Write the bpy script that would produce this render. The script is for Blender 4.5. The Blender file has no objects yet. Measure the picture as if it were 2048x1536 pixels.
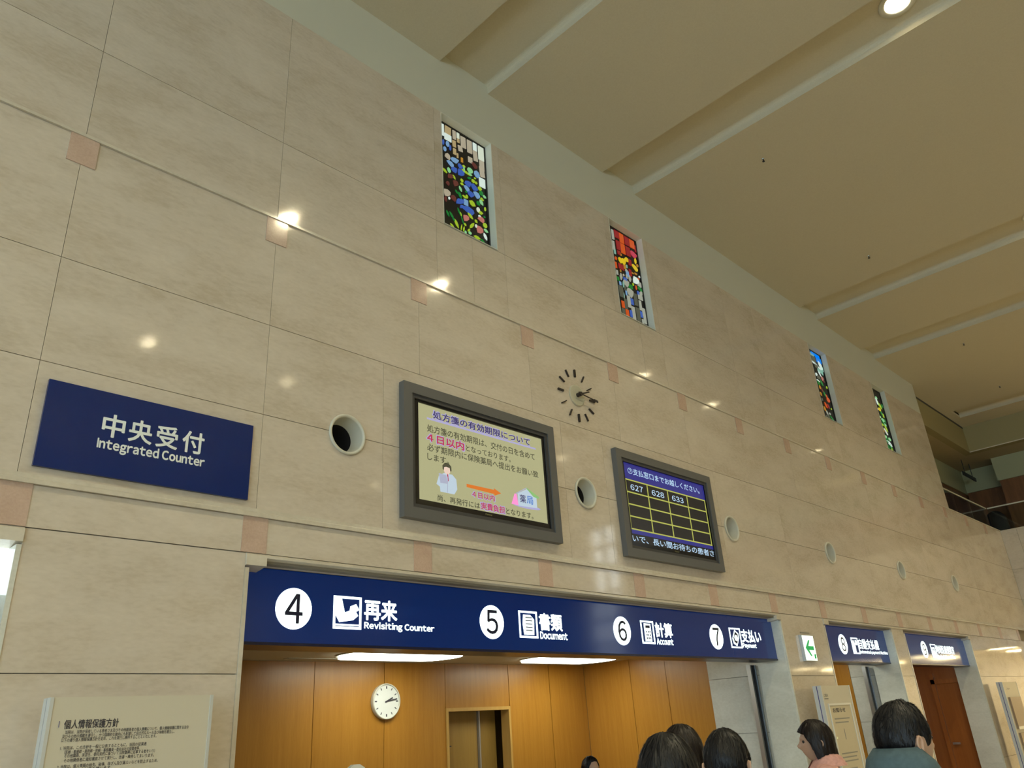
import bpy, bmesh, math, random
from mathutils import Vector, Matrix
random.seed(7)

# ------------------------------------------------------------------ camera
SC = bpy.context.scene
COL = SC.collection
YAW, PIT, ROL, FPX = 0.81541926, 0.41885793, -0.06678232, 1562.35158
CAM = Vector((0.0, -4.0, 1.6))
_f = Vector((math.sin(YAW)*math.cos(PIT), math.cos(YAW)*math.cos(PIT), math.sin(PIT)))
_r = Vector((math.cos(YAW), -math.sin(YAW), 0.0))
_u = _r.cross(_f)
RGT = math.cos(ROL)*_r + math.sin(ROL)*_u
UPV = -math.sin(ROL)*_r + math.cos(ROL)*_u
FWD = _f
cam_data = bpy.data.cameras.new('camera')
cam = bpy.data.objects.new('camera', cam_data)
COL.objects.link(cam)
m = Matrix.Identity(4)
for i in range(3):
    m[i][0], m[i][1], m[i][2], m[i][3] = RGT[i], UPV[i], -FWD[i], CAM[i]
cam.matrix_world = m
cam_data.sensor_width = 36.0
cam_data.lens = 36.0*FPX/2048.0
cam_data.clip_start, cam_data.clip_end = 0.05, 200
SC.camera = cam

def on_y(px, py, Y):
    """point where the ray through photo pixel (px,py) meets the plane y=Y"""
    d = RGT*((px-1024)/FPX) - UPV*((py-768)/FPX) + FWD
    return CAM + d*((Y-CAM.y)/d.y)

# ------------------------------------------------------------------ world and exposure
world = bpy.data.worlds.new('world'); SC.world = world
world.use_nodes = True
world.node_tree.nodes['Background'].inputs[0].default_value = (0.55, 0.65, 0.75, 1)
world.node_tree.nodes['Background'].inputs[1].default_value = 0.15
SC.view_settings.view_transform = 'Standard'
SC.view_settings.look = 'None'
SC.view_settings.gamma = 1.0
SC.view_settings.use_curve_mapping = False
SC.view_settings.exposure = 0.34

DOWNLIGHT = 920.0      # radiance of a hall downlight
WINDOW_SKY = 5.4      # radiance of the daylit panes in the left wall
ROOM_TUBE = 7.0      # radiance of the counter room diffusers
CORRIDOR = 42.0

# ------------------------------------------------------------------ helpers: objects
def link(o, parent=None):
    COL.objects.link(o)
    if parent is not None:
        o.parent = parent
    return o

def obj(name, bm, mat, parent=None, smooth=False):
    bmesh.ops.recalc_face_normals(bm, faces=bm.faces)
    me = bpy.data.meshes.new(name); bm.to_mesh(me); bm.free()
    if smooth:
        for p in me.polygons: p.use_smooth = True
    if mat: me.materials.append(mat)
    return link(bpy.data.objects.new(name, me), parent)

def tag(o, label, cat, group=None):
    o['label'] = label; o['category'] = cat
    if group: o['group'] = group
    return o

def struct(o):
    o['kind'] = 'structure'; return o

def thing(name, label, cat, loc=(0, 0, 0), group=None):
    o = bpy.data.objects.new(name, None); COL.objects.link(o)
    o.empty_display_size = 0.1; o.location = loc
    return tag(o, label, cat, group)

def part(name, bm, mat, parent, smooth=False):
    """bm in world coordinates; child of an unrotated empty / mesh"""
    o = obj(name, bm, mat, None, smooth)
    put(o, parent); return o

def world_loc(o):
    v = Vector(o.location)
    while o.parent is not None:
        o = o.parent; v += Vector(o.location)
    return v

def put(o, parent):
    if parent is None: return o
    o.parent = parent
    w = world_loc(parent)
    for v in o.data.vertices: v.co -= w
    return o

# ------------------------------------------------------------------ helpers: shapes
def NB(): return bmesh.new()

def box(bm, x0, x1, y0, y1, z0, z1):
    vs = [bm.verts.new((x, y, z)) for x in (x0, x1) for y in (y0, y1) for z in (z0, z1)]
    for f in ((0,1,3,2),(4,6,7,5),(0,4,5,1),(2,3,7,6),(0,2,6,4),(1,5,7,3)):
        bm.faces.new([vs[i] for i in f])
    return bm

def bbox(x0, x1, y0, y1, z0, z1): return box(NB(), x0, x1, y0, y1, z0, z1)

def prism_xz(bm, pts, y0, y1):
    """polygon in the x-z plane extruded from y0 (front) to y1"""
    a = [bm.verts.new((x, y0, z)) for x, z in pts]
    b = [bm.verts.new((x, y1, z)) for x, z in pts]
    n = len(pts)
    bm.faces.new(a); bm.faces.new(b[::-1])
    for i in range(n):
        bm.faces.new((a[i], b[i], b[(i+1) % n], a[(i+1) % n]))
    return bm

def prism_yz(bm, pts, x0, x1):
    a = [bm.verts.new((x0, y, z)) for y, z in pts]
    b = [bm.verts.new((x1, y, z)) for y, z in pts]
    n = len(pts)
    bm.faces.new(a); bm.faces.new(b[::-1])
    for i in range(n):
        bm.faces.new((a[i], b[i], b[(i+1) % n], a[(i+1) % n]))
    return bm

def prism_xy(bm, pts, z0, z1):
    a = [bm.verts.new((x, y, z0)) for x, y in pts]
    b = [bm.verts.new((x, y, z1)) for x, y in pts]
    n = len(pts)
    bm.faces.new(a); bm.faces.new(b[::-1])
    for i in range(n):
        bm.faces.new((a[i], b[i], b[(i+1) % n], a[(i+1) % n]))
    return bm

def ring_pts(cx, cz, rx, rz, n, rot=0.0, a0=0.0, a1=2*math.pi, closed=True):
    out = []
    m_ = n if closed else n-1
    for i in range(n):
        a = a0+(a1-a0)*i/m_
        x, z = rx*math.cos(a), rz*math.sin(a)
        out.append((cx+x*math.cos(rot)-z*math.sin(rot), cz+x*math.sin(rot)+z*math.cos(rot)))
    return out

def lathe_y(bm, prof, cx, cz, n=32):
    """profile of (radius, y) turned about the y axis through (cx,cz)"""
    rows = []
    for r, y in prof:
        rows.append([bm.verts.new((cx+r*math.cos(2*math.pi*i/n), y, cz+r*math.sin(2*math.pi*i/n))) for i in range(n)])
    for a, b in zip(rows, rows[1:]):
        for i in range(n):
            bm.faces.new((a[i], a[(i+1) % n], b[(i+1) % n], b[i]))
    return rows

def frame_xz(bm, x0, x1, z0, z1, t, y0, y1, tz=None):
    tz = tz or t
    box(bm, x0, x1, y0, y1, z1-tz, z1); box(bm, x0, x1, y0, y1, z0, z0+tz)
    box(bm, x0, x0+t, y0, y1, z0+tz, z1-tz); box(bm, x1-t, x1, y0, y1, z0+tz, z1-tz)
    return bm

def bar_xz(bm, x0, z0, x1, z1, w, y0, y1):
    d = Vector((x1-x0, z1-z0)); d.normalize(); n = Vector((-d.y, d.x))*w/2
    return prism_xz(bm, [(x0+n.x, z0+n.y), (x0-n.x, z0-n.y), (x1-n.x, z1-n.y), (x1+n.x, z1+n.y)], y0, y1)

_GLYPH = {}
def raw_text(body):
    """lettering of one string as (verts, faces) in em units"""
    if body in _GLYPH: return _GLYPH[body]
    cu = bpy.data.curves.new('lettering', 'FONT')
    cu.body = body; cu.size = 1.0; cu.resolution_u = 3
    tmp = bpy.data.objects.new('lettering', cu)
    me = bpy.data.meshes.new_from_object(tmp)
    bpy.data.objects.remove(tmp); bpy.data.curves.remove(cu)
    bm = NB(); bm.from_mesh(me); bpy.data.meshes.remove(me)
    bmesh.ops.remove_doubles(bm, verts=bm.verts, dist=1e-5)
    bm.verts.index_update()
    out = ([(v.co.x, v.co.y) for v in bm.verts], [[v.index for v in f.verts] for f in bm.faces])
    bm.free(); _GLYPH[body] = out
    return out

def text(name, body, x0, x1, z0, z1, y, mat, parent, bold=0.0, thick=0.002):
    """flat lettering facing -y, fitted to the box x0..x1, z0..z1"""
    if all(33 <= ord(c) <= 126 or c == ' ' for c in body):      # plain sans letters, set one by one
        V, F, pen = [], [], 0.0
        for c in body:
            if c == ' ': pen += 0.26; continue
            v, f = ([(0, 0), (0.075, 0), (0.075, 0.735), (0, 0.735)], [[0, 1, 2, 3]]) if c == 'I' else raw_text(chr(ord(c)+0xFEE0))
            lo, hi = min(p[0] for p in v), max(p[0] for p in v)
            k = len(V)
            V += [(p[0]-lo+pen, p[1]) for p in v]; F += [[i+k for i in q_] for q_ in f]
            pen += hi-lo+0.085+bold
    else:
        V, F = raw_text(body)
    ax, bx_ = min(p[0] for p in V), max(p[0] for p in V); ay, by = min(p[1] for p in V), max(p[1] for p in V)
    kx, kz = (x1-x0)/(bx_-ax), (z1-z0)/(by-ay)
    shifts = [(0, 0)]
    if bold > 0: shifts += [(bold, 0), (-bold, 0), (0, bold), (0, -bold), (bold*.7, bold*.7), (-bold*.7, bold*.7), (bold*.7, -bold*.7), (-bold*.7, -bold*.7)]
    vv, ff = [], []
    for i, (dx, dz) in enumerate(shifts):
        k = len(vv)
        vv += [(x0+(p[0]+dx-ax)*kx, y-0.00002*i, z0+(p[1]+dz-ay)*kz) for p in V]
        ff += [[j+k for j in q_] for q_ in F]
    me = bpy.data.meshes.new(name); me.from_pydata(vv, [], ff); me.materials.append(mat)
    return put(link(bpy.data.objects.new(name, me)), parent)

# ------------------------------------------------------------------ materials
def mat(name, color, rough=0.5, metal=0.0, spec=0.5, emit=None, estr=0.0):
    mt = bpy.data.materials.new(name); mt.use_nodes = True
    b = mt.node_tree.nodes['Principled BSDF']
    b.inputs['Base Color'].default_value = (*color, 1)
    b.inputs['Roughness'].default_value = rough
    b.inputs['Metallic'].default_value = metal
    b.inputs['Specular IOR Level'].default_value = spec
    if emit is not None:
        b.inputs['Emission Color'].default_value = (*emit, 1)
        b.inputs['Emission Strength'].default_value = estr
    return mt

def noise_mat(name, c0, c1, scale=(1, 1, 1), rot=(0, 0, 0), nscale=3.0, detail=6, rough=0.5, lo=0.35, hi=0.65,
              rand=0.0, spec=0.5, bump=0.0, c2=None, fine=0.0, rrough=0.0):
    """two/three tone noise in world position, offset per object"""
    mt = bpy.data.materials.new(name); mt.use_nodes = True
    nt = mt.node_tree; N, L = nt.nodes, nt.links
    b = N['Principled BSDF']
    geo = N.new('ShaderNodeNewGeometry')
    mp = N.new('ShaderNodeMapping'); mp.inputs['Scale'].default_value = scale; mp.inputs['Rotation'].default_value = rot
    L.new(geo.outputs['Position'], mp.inputs['Vector'])
    vec = mp.outputs['Vector']
    if rand > 0:
        oi = N.new('ShaderNodeObjectInfo')
        ml = N.new('ShaderNodeMath'); ml.operation = 'MULTIPLY'; ml.inputs[1].default_value = 57.0
        L.new(oi.outputs['Random'], ml.inputs[0])
        ad = N.new('ShaderNodeVectorMath'); ad.operation = 'ADD'
        L.new(vec, ad.inputs[0]); L.new(ml.outputs[0], ad.inputs[1]); vec = ad.outputs[0]
    no = N.new('ShaderNodeTexNoise'); no.inputs['Scale'].default_value = nscale
    no.inputs['Detail'].default_value = detail; no.inputs['Roughness'].default_value = 0.62
    no.inputs['Distortion'].default_value = 0.4
    L.new(vec, no.inputs['Vector'])
    fac = no.outputs['Fac']
    if fine > 0:
        n2 = N.new('ShaderNodeTexNoise'); n2.inputs['Scale'].default_value = nscale*14; n2.inputs['Detail'].default_value = 3
        L.new(vec, n2.inputs['Vector'])
        mx = N.new('ShaderNodeMix'); mx.data_type = 'FLOAT'; mx.inputs[0].default_value = fine
        L.new(fac, mx.inputs[2]); L.new(n2.outputs['Fac'], mx.inputs[3]); fac = mx.outputs[0]
    cr = N.new('ShaderNodeValToRGB')
    cr.color_ramp.elements[0].position = lo; cr.color_ramp.elements[0].color = (*c0, 1)
    cr.color_ramp.elements[1].position = hi; cr.color_ramp.elements[1].color = (*c1, 1)
    if c2:
        e = cr.color_ramp.elements.new((lo+hi)/2); e.color = (*c2, 1)
    L.new(fac, cr.inputs['Fac'])
    col = cr.outputs['Color']
    if rand > 0:
        hsv = N.new('ShaderNodeHueSaturation')
        mr = N.new('ShaderNodeMapRange'); mr.inputs['To Min'].default_value = 1-rand; mr.inputs['To Max'].default_value = 1+rand
        L.new(oi.outputs['Random'], mr.inputs['Value']); L.new(mr.outputs[0], hsv.inputs['Value'])
        L.new(col, hsv.inputs['Color']); col = hsv.outputs['Color']
    L.new(col, b.inputs['Base Color'])
    b.inputs['Roughness'].default_value = rough
    b.inputs['Specular IOR Level'].default_value = spec
    if bump > 0:
        bp = N.new('ShaderNodeBump'); bp.inputs['Strength'].default_value = bump; bp.inputs['Distance'].default_value = 0.002
        L.new(fac, bp.inputs['Height']); L.new(bp.outputs[0], b.inputs['Normal'])
    return mt

M = {}
M['stone'] = noise_mat('beige_marble', (0.535, 0.454, 0.342), (0.68, 0.60, 0.488), scale=(1.0, 1, 2.6), rot=(0, 0.3, 0), nscale=1.6,
                       rough=0.07, rand=0.015, c2=(0.625, 0.546, 0.436), fine=0.30)
M['trim'] = noise_mat('cream_marble', (0.55, 0.49, 0.38), (0.70, 0.64, 0.52), nscale=2.5, rough=0.15, rand=0.02, fine=0.25)
M['white_stone'] = noise_mat('pale_marble', (0.58, 0.58, 0.50), (0.72, 0.72, 0.64), scale=(1, 1, 2), nscale=2.2, rough=0.16, rand=0.02, fine=0.3)
M['joint'] = mat('joint_mortar', (0.24, 0.205, 0.15), 0.9)
M['pink'] = noise_mat('pink_marble', (0.53, 0.375, 0.285), (0.63, 0.465, 0.365), nscale=6, rough=0.10, rand=0.03, fine=0.4)
M['ceil'] = noise_mat('ceiling_plaster', (0.535, 0.48, 0.345), (0.565, 0.51, 0.375), nscale=70, rough=0.9, spec=0.2, bump=0.15)
M['cornice'] = mat('cornice_paint', (0.60, 0.60, 0.49), 0.7, spec=0.3)
M['reveal'] = mat('reveal_paint', (0.70, 0.70, 0.60), 0.6, spec=0.3)
M['floor'] = noise_mat('floor_stone', (0.32, 0.285, 0.21), (0.40, 0.36, 0.275), nscale=1.4, rough=0.25, fine=0.3)
M['blue'] = mat('blue_panel', (0.003, 0.018, 0.125), 0.2, spec=0.35)
M['bluelit'] = mat('blue_lightbox', (0.002, 0.012, 0.075), 0.10, spec=0.4, emit=(0.003, 0.026, 0.15), estr=0.30)
M['navyedge'] = mat('navy_edge', (0.006, 0.008, 0.035), 0.3)
M['signwhite'] = mat('white_lettering', (0.80, 0.86, 0.84), 0.4)
M['litwhite'] = mat('backlit_white', (0.8, 0.85, 0.85), 0.4, emit=(0.82, 1.0, 0.95), estr=1.7)
M['litwhite2'] = mat('backlit_white_panel', (0.8, 0.85, 0.85), 0.4, emit=(0.85, 0.97, 1.0), estr=1.3)
M['housing'] = mat('display_housing_grey', (0.12, 0.12, 0.115), 0.38)
M['housing_in'] = mat('display_inner_grey', (0.05, 0.05, 0.05), 0.5)
M['bezel'] = mat('black_bezel', (0.012, 0.011, 0.011), 0.18)
M['screen1'] = mat('screen_pale', (0.02, 0.02, 0.02), 0.25, emit=(0.45, 0.44, 0.235), estr=0.72)
M['screen_blue'] = mat('screen_blue', (0.01, 0.01, 0.02), 0.25, emit=(0.026, 0.026, 0.21), estr=0.75)
M['screen_black'] = mat('screen_black', (0.012, 0.012, 0.012), 0.25, emit=(0.015, 0.013, 0.012), estr=0.6)
M['s_yellow'] = mat('screen_yellow_line', (0.02, 0.02, 0.02), 0.4, emit=(0.42, 0.44, 0.08), estr=0.8)
M['s_cyan'] = mat('screen_pale_blue_text', (0.02, 0.02, 0.02), 0.4, emit=(0.46, 0.66, 0.85), estr=0.8)
M['s_dark'] = mat('screen_dark_text', (0.03, 0.03, 0.02), 0.4, emit=(0.05, 0.05, 0.03), estr=0.8)
M['s_navy'] = mat('screen_navy_text', (0.03, 0.03, 0.05), 0.4, emit=(0.02, 0.012, 0.10), estr=0.8)
M['s_lilac'] = mat('screen_lilac_glow', (0.1, 0.1, 0.1), 0.4, emit=(0.40, 0.38, 0.66), estr=0.7)
M['s_red'] = mat('screen_crimson_text', (0.05, 0.02, 0.02), 0.4, emit=(0.45, 0.02, 0.09), estr=0.8)
M['s_orange'] = mat('screen_orange', (0.05, 0.03, 0.01), 0.4, emit=(0.70, 0.17, 0.02), estr=0.75)
M['s_white'] = mat('screen_white', (0.05, 0.05, 0.05), 0.4, emit=(0.50, 0.62, 0.72), estr=0.75)
M['s_grey'] = mat('screen_grey', (0.05, 0.05, 0.05), 0.4, emit=(0.30, 0.32, 0.42), estr=1.0)
M['s_skin'] = mat('screen_skin', (0.05, 0.05, 0.05), 0.4, emit=(0.62, 0.46, 0.38), estr=1.0)
M['s_green'] = mat('screen_green', (0.05, 0.05, 0.05), 0.4, emit=(0.18, 0.38, 0.12), estr=1.0)
M['s_pink'] = mat('screen_pink', (0.05, 0.05, 0.05), 0.4, emit=(0.75, 0.22, 0.50), estr=1.0)
M['s_sky'] = mat('screen_sky_blue', (0.05, 0.05, 0.05), 0.4, emit=(0.03, 0.16, 0.55), estr=0.8)
M['logo'] = mat('dull_gold_logo', (0.35, 0.33, 0.12), 0.4)
M['clockmark'] = mat('dark_bronze', (0.028, 0.02, 0.016), 0.45)
M['clockdisc'] = mat('clock_disc_beige', (0.50, 0.47, 0.34), 0.35)
M['nozzle'] = mat('cream_enamel', (0.62, 0.60, 0.49), 0.35)
M['dark'] = mat('dark_bore', (0.012, 0.010, 0.010), 0.9)
M['grille'] = mat('grey_damper', (0.30, 0.28, 0.23), 0.6)
M['steel'] = mat('brushed_steel', (0.52, 0.54, 0.54), 0.30, metal=0.85)
M['rail'] = mat('pale_aluminium', (0.66, 0.68, 0.66), 0.35, metal=0.3)
M['dkrail'] = mat('dark_metal', (0.035, 0.04, 0.05), 0.35, metal=0.5)
M['board'] = mat('notice_board_cream', (0.62, 0.57, 0.44), 0.5)
M['board2'] = mat('notice_sheet', (0.60, 0.52, 0.35), 0.5)
M['ink'] = mat('dark_ink', (0.045, 0.04, 0.05), 0.6)
M['inkblue'] = mat('blue_ink', (0.06, 0.06, 0.25), 0.6)
M['paperwhite'] = mat('paper_white', (0.75, 0.76, 0.70), 0.6)
M['green'] = mat('exit_green', (0.01, 0.30, 0.09), 0.4, emit=(0.0, 0.33, 0.08), estr=0.6)
M['exitwhite'] = mat('exit_panel_white', (0.8, 0.85, 0.8), 0.4, emit=(0.85, 1.0, 0.85), estr=0.9)
M['tube'] = mat('diffuser_light', (0.9, 0.9, 0.9), 0.4, emit=(0.95, 1.0, 0.88), estr=ROOM_TUBE)
M['tubedim'] = mat('office_added_light', (0.9, 0.9, 0.9), 0.4, emit=(1.0, 0.9, 0.7), estr=5.0)  # unseen lamp added to brighten the office
M['lamp'] = mat('downlight_glow', (0.9, 0.9, 0.9), 0.4, emit=(1.0, 0.88, 0.57), estr=DOWNLIGHT)
M['lampwarm'] = mat('corridor_lamp_glow', (0.9, 0.9, 0.9), 0.4, emit=(1.0, 0.80, 0.42), estr=CORRIDOR)
M['daylight'] = mat('daylit_pane', (0.6, 0.7, 0.75), 0.15, emit=(0.62, 0.84, 1.0), estr=WINDOW_SKY)
M['gallerylight'] = mat('gallery_daylit_pane', (0.6, 0.7, 0.75), 0.15, emit=(0.85, 0.95, 1.0), estr=7.0)
M['lead'] = mat('black_lead', (0.010, 0.009, 0.008), 0.45)
M['brown'] = noise_mat('brown_panel', (0.16, 0.065, 0.022), (0.24, 0.10, 0.035), scale=(1, 1, 0.12), nscale=9, rough=0.35)
M['bulkhead'] = mat('bulkhead_shaded_paint', (0.33, 0.28, 0.135), 0.7, spec=0.3)  # darkened cornice paint: weaker light at the far end put into the colour
M['greenwhite'] = mat('gallery_white_paint', (0.40, 0.40, 0.23), 0.7)
M['gallery_soffit'] = mat('gallery_soffit_paint', (0.42, 0.33, 0.18), 0.7)
M['hairclip'] = mat('brass_clip', (0.5, 0.38, 0.15), 0.3, metal=0.8)

def glass_mat():
    mt = bpy.data.materials.new('clear_glass'); mt.use_nodes = True
    N, L = mt.node_tree.nodes, mt.node_tree.links
    N.clear()
    out = N.new('ShaderNodeOutputMaterial'); mix = N.new('ShaderNodeMixShader')
    fr = N.new('ShaderNodeFresnel'); fr.inputs['IOR'].default_value = 1.5
    tr = N.new('ShaderNodeBsdfTransparent'); tr.inputs['Color'].default_value = (0.88, 0.93, 0.90, 1)
    gl = N.new('ShaderNodeBsdfGlossy'); gl.inputs['Roughness'].default_value = 0.03
    L.new(fr.outputs[0], mix.inputs[0]); L.new(tr.outputs[0], mix.inputs[1]); L.new(gl.outputs[0], mix.inputs[2])
    L.new(mix.outputs[0], out.inputs['Surface'])
    return mt
M['glass'] = glass_mat()

def wood_mat(name, c0, c1, rough):
    return noise_mat(name, c0, c1, scale=(7, 7, 0.35), nscale=3.2, detail=8, rough=rough, rand=0.05, lo=0.3, hi=0.7, fine=0.3)
M['wood'] = wood_mat('orange_veneer', (0.36, 0.150, 0.014), (0.47, 0.22, 0.030), 0.33)
M['woodtrim'] = wood_mat('pale_veneer_trim', (0.50, 0.28, 0.06), (0.60, 0.36, 0.10), 0.35)
M['woodred'] = wood_mat('red_brown_veneer', (0.27, 0.085, 0.018), (0.38, 0.13, 0.03), 0.28)
M['wooddoor'] = wood_mat('olive_brown_veneer', (0.28, 0.16, 0.03), (0.36, 0.21, 0.045), 0.4)

# ------------------------------------------------------------------ the setting: hall shell
PITCH = 1.195
G0 = 0.89
XL, XE, XG, YB, ZC = -9.0, 18.75, 15.56, -21.0, 7.28
ZW, ZA, ZU, ZJ, ZH, ZL = 6.66, 5.455, 4.808, 4.007, 3.408, 2.785
WIN = [(3.56, 4.18), (5.95, 6.565), (10.745, 11.37), (13.12, 13.73)]
NOZ = [2.672+2.388*k for k in range(6)]
OPEN = [(-4.0, 0.965), (2.045, 8.155), (9.195, 11.26), (11.68, 14.56)]   # openings under the lintels
Z_OP = 2.55

struct(obj('floor', bbox(XL, 23.0, YB, 4.2, -0.1, 0.0), M['floor']))

# main wall: backing and the stone slabs that hang on it
bm = NB()
Y0, Y1 = 0.020, 0.34
xs = [XL] + [v for w in WIN for v in w] + [XG]
for a, b in zip(xs[0::2], xs[1::2]): box(bm, a, b, Y0, Y1, ZA+0.012, ZW)
box(bm, XL, XG, Y0, Y1, 4.80, ZA+0.012)
box(bm, XL, XE, Y0, Y1, 3.56, 4.80)
xs = [XL] + [v for c in NOZ for v in (c-0.128, c+0.128)] + [XE]
for a, b in zip(xs[0::2], xs[1::2]): box(bm, a, b, Y0, Y1, 3.26, 3.56)
box(bm, XL, XE, Y0, Y1, 2.54, 3.26)
xs = [XL] + [v for w in OPEN for v in w] + [XE]
for a, b in zip(xs[0::2], xs[1::2]): box(bm, a, b, Y0, Y1, 0.0, 2.54)
wall_front = struct(obj('wall_front', bm, M['joint']))

GAP = 0.0020
def slab(x0, x1, z0, z1, mt='stone', holes=(), y0=0.0, name='stone_slab'):
    """one polished slab; holes = x centres of round cut-outs on its upper (+1) or lower (-1) edge"""
    x0 += GAP*0.6; x1 -= GAP*0.6; z0 += GAP; z1 -= GAP
    top, bot = [], []
    for cx, side, cz in holes:
        dz = (cz-z1) if side > 0 else (z0-cz)
        r = 0.127
        a0 = math.asin(min(1, max(-1, dz/r)))
        if side > 0: top += ring_pts(cx, cz, r, r, 17, 0, -a0, -math.pi+a0, False)
        else: bot += ring_pts(cx, cz, r, r, 17, 0, math.pi-a0, a0, False)
    pts = [(x0, z0)] + bot + [(x1, z0), (x1, z1)] + top + [(x0, z1)]
    bm = prism_xz(NB(), pts, y0, 0.019)
    return obj(name, bm, M[mt], wall_front)

gl = [G0+PITCH*k for k in range(-8, 15)]
left = [XL] + [x for x in gl if XL+0.2 < x < 2.2]
row1 = left + [3.475, 4.265, 5.862, 6.652, 8.25, 9.04, 10.655, 11.455, 13.03, 13.82, XG]
for a, b in zip(row1, row1[1:]):
    w = [q for q in WIN if a < q[0] and q[1] < b]
    if w:
        slab(a, w[0][0]+GAP, ZA, ZW); slab(w[0][1]-GAP, b, ZA, ZW)
    else:
        slab(a, b, ZA, ZW)
row2 = left + [3.475, 3.87, 4.265, 5.66, 6.26, 6.652, 8.25, 9.04, 10.655, 11.05, 11.455, 13.03, 13.43, 13.82, XG]
for a, b in zip(row2, row2[1:]): slab(a, b, ZU+0.012, ZA)
row3 = [XL] + [x for x in gl if XL+0.2 < x < XE-0.4] + [XE]
for a, b in zip(row3, row3[1:]): slab(a, b, ZJ, ZU-0.012)
row4 = left + [2.957, 4.81, 5.37, 7.26, 8.66, 11.05, 13.44, 15.83, XE]
for a, b in zip(row4, row4[1:]):
    h = [c for c in NOZ if a < c < b]
    slab(a, b, ZH, ZJ, holes=[(c, -1, ZH) for c in h])
    slab(a, b, ZL+0.048, ZH, holes=[(c, 1, ZH) for c in h])
# string courses (mouldings) at two heights
def course(name, x0, x1, z0, z1, d):
    bm = prism_yz(NB(), [(0.02, z0), (-d, z0), (-d, z0+(z1-z0)*0.45), (-d*0.55, z0+(z1-z0)*0.6), (-d*0.55, z1), (0.02, z1)], x0, x1)
    return struct(obj(name, bm, M['trim']))
course('trim_1', XL, XG, ZU-0.012, ZU+0.012, 0.014)
course('trim_2', XG, XE, ZU-0.012, ZU+0.012, 0.014)
course('trim_3', XL, XE, ZL, ZL+0.048, 0.022)
# pink tiles hanging from the courses
TW = 0.150
upper = [x for x in gl if -8 < x < XE]
tile_u = bbox(-TW/2, TW/2, -0.007, 0, -0.19, 0)
def tiles(xs, ztop, h):
    first = None
    for x in xs:
        if first is None:
            first = o = obj('pink_tile', bbox(-TW/2, TW/2, -0.007, 0.0, -h, 0), M['pink'], wall_front)
        else:
            o = first.copy(); COL.objects.link(o); o.parent = wall_front
        o.location = (x, 0, ztop)
tiles(upper, ZU-0.012, 0.186)
tiles(upper, ZL, 0.197)
tile_u.free()
# lintel slabs between the lower tiles, and the piers
PIERS = [(0.965, 2.045), (8.155, 9.195), (11.26, 11.68), (14.56, XE)]
def in_pier(x): return any(a-0.01 <= x <= b+0.01 for a, b in PIERS)
for a, b in zip(gl, gl[1:]):
    if b < -8: continue
    a2, b2 = a+TW/2, min(b-TW/2, XE)
    if a2 > XE: break
    slab(a2-GAP, b2+GAP, 2.585, ZL, y0=-0.004)
for x in [g for g in gl if -8 < g < XE]: slab(x-TW/2, x+TW/2, 2.585, ZL)
for a, b in PIERS:
    n = max(1, round((b-a)/1.2)); e = [a+(b-a)*i/n for i in range(n+1)]
    for p, q in zip(e, e[1:]):
        for z0, z1 in ((0.0, 0.80), (0.80, 1.96), (1.96, 2.585)):
            slab(p, q, z0, z1)
# lintel mouldings over the openings, with a block at either end
k = 4
for a, b in OPEN[:2] + [(OPEN[2][0], OPEN[3][1])]:
    bm = prism_yz(NB(), [(0.0, 2.585), (-0.014, 2.575), (-0.014, 2.562), (0.10, 2.535), (0.10, 2.585)], a+0.12, b-0.10)
    for p, q in ((a, a+0.12), (b-0.10, b)):
        prism_yz(bm, [(0.0, 2.585), (-0.014, 2.575), (-0.014, 2.518), (0.10, 2.505), (0.10, 2.585)], p, q)
    struct(obj('trim_%d' % k, bm, M['trim'])); k += 1
# thin jamb trims
for a, b in OPEN:
    for x, s in ((a, 1), (b, -1)):
        bm = NB()
        box(bm, min(x, x+s*0.022), max(x, x+s*0.022), -0.006, 0.34, 0, 2.505)
        struct(obj('trim_%d' % k, bm, M['trim' if s > 0 else 'white_stone'])); k += 1
# painted cornice band under the ceiling
struct(obj('trim_%d' % k, bbox(XL, XG, 0.006, 0.34, ZW, 7.5), M['cornice'])); k += 1
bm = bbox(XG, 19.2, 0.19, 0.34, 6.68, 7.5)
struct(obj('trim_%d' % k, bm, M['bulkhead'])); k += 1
struct(obj('trim_%d' % k, bbox(XG, 19.2, 0.182, 0.192, 7.245, 7.28), M['dkrail'])); k += 1  # dark strip drawn for the shadow gap at the ceiling edge

# ceiling with troughs running away from the wall
TROUGH = [(-3.61, -3.0), (-1.22, -0.61), (3.575, 4.186), (5.96, 6.565), (10.79, 11.41), (13.106, 13.722), (17.88, 18.46)]
prof = [(XL, ZC)]
DEP = 0.10
for a, b in TROUGH:
    prof += [(a, ZC), (a, ZC+DEP), None]
    prof += [(b-0.055+0.055*math.sin(t), ZC+DEP-0.055+0.055*math.cos(t)) for t in [math.pi/2*i/6 for i in range(7)]]
    prof += [(b, ZC)]
prof += [(19.2, ZC)]
def extrude_y(bm, prof, y0, y1, closed=None):
    a = [bm.verts.new((x, y0, z)) for x, z in prof]; b = [bm.verts.new((x, y1, z)) for x, z in prof]
    for i in range(len(prof)-1): bm.faces.new((a[i], a[i+1], b[i+1], b[i]))
bm = NB(); run = []
for p in prof + [None]:
    if p is None: extrude_y(bm, run, YB, 0.006); run = []
    else: run.append(p)
LY = [-3.17-4.06*i for i in range(5)]
LX = [(a+b)/2 for a, b in TROUGH]
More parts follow.
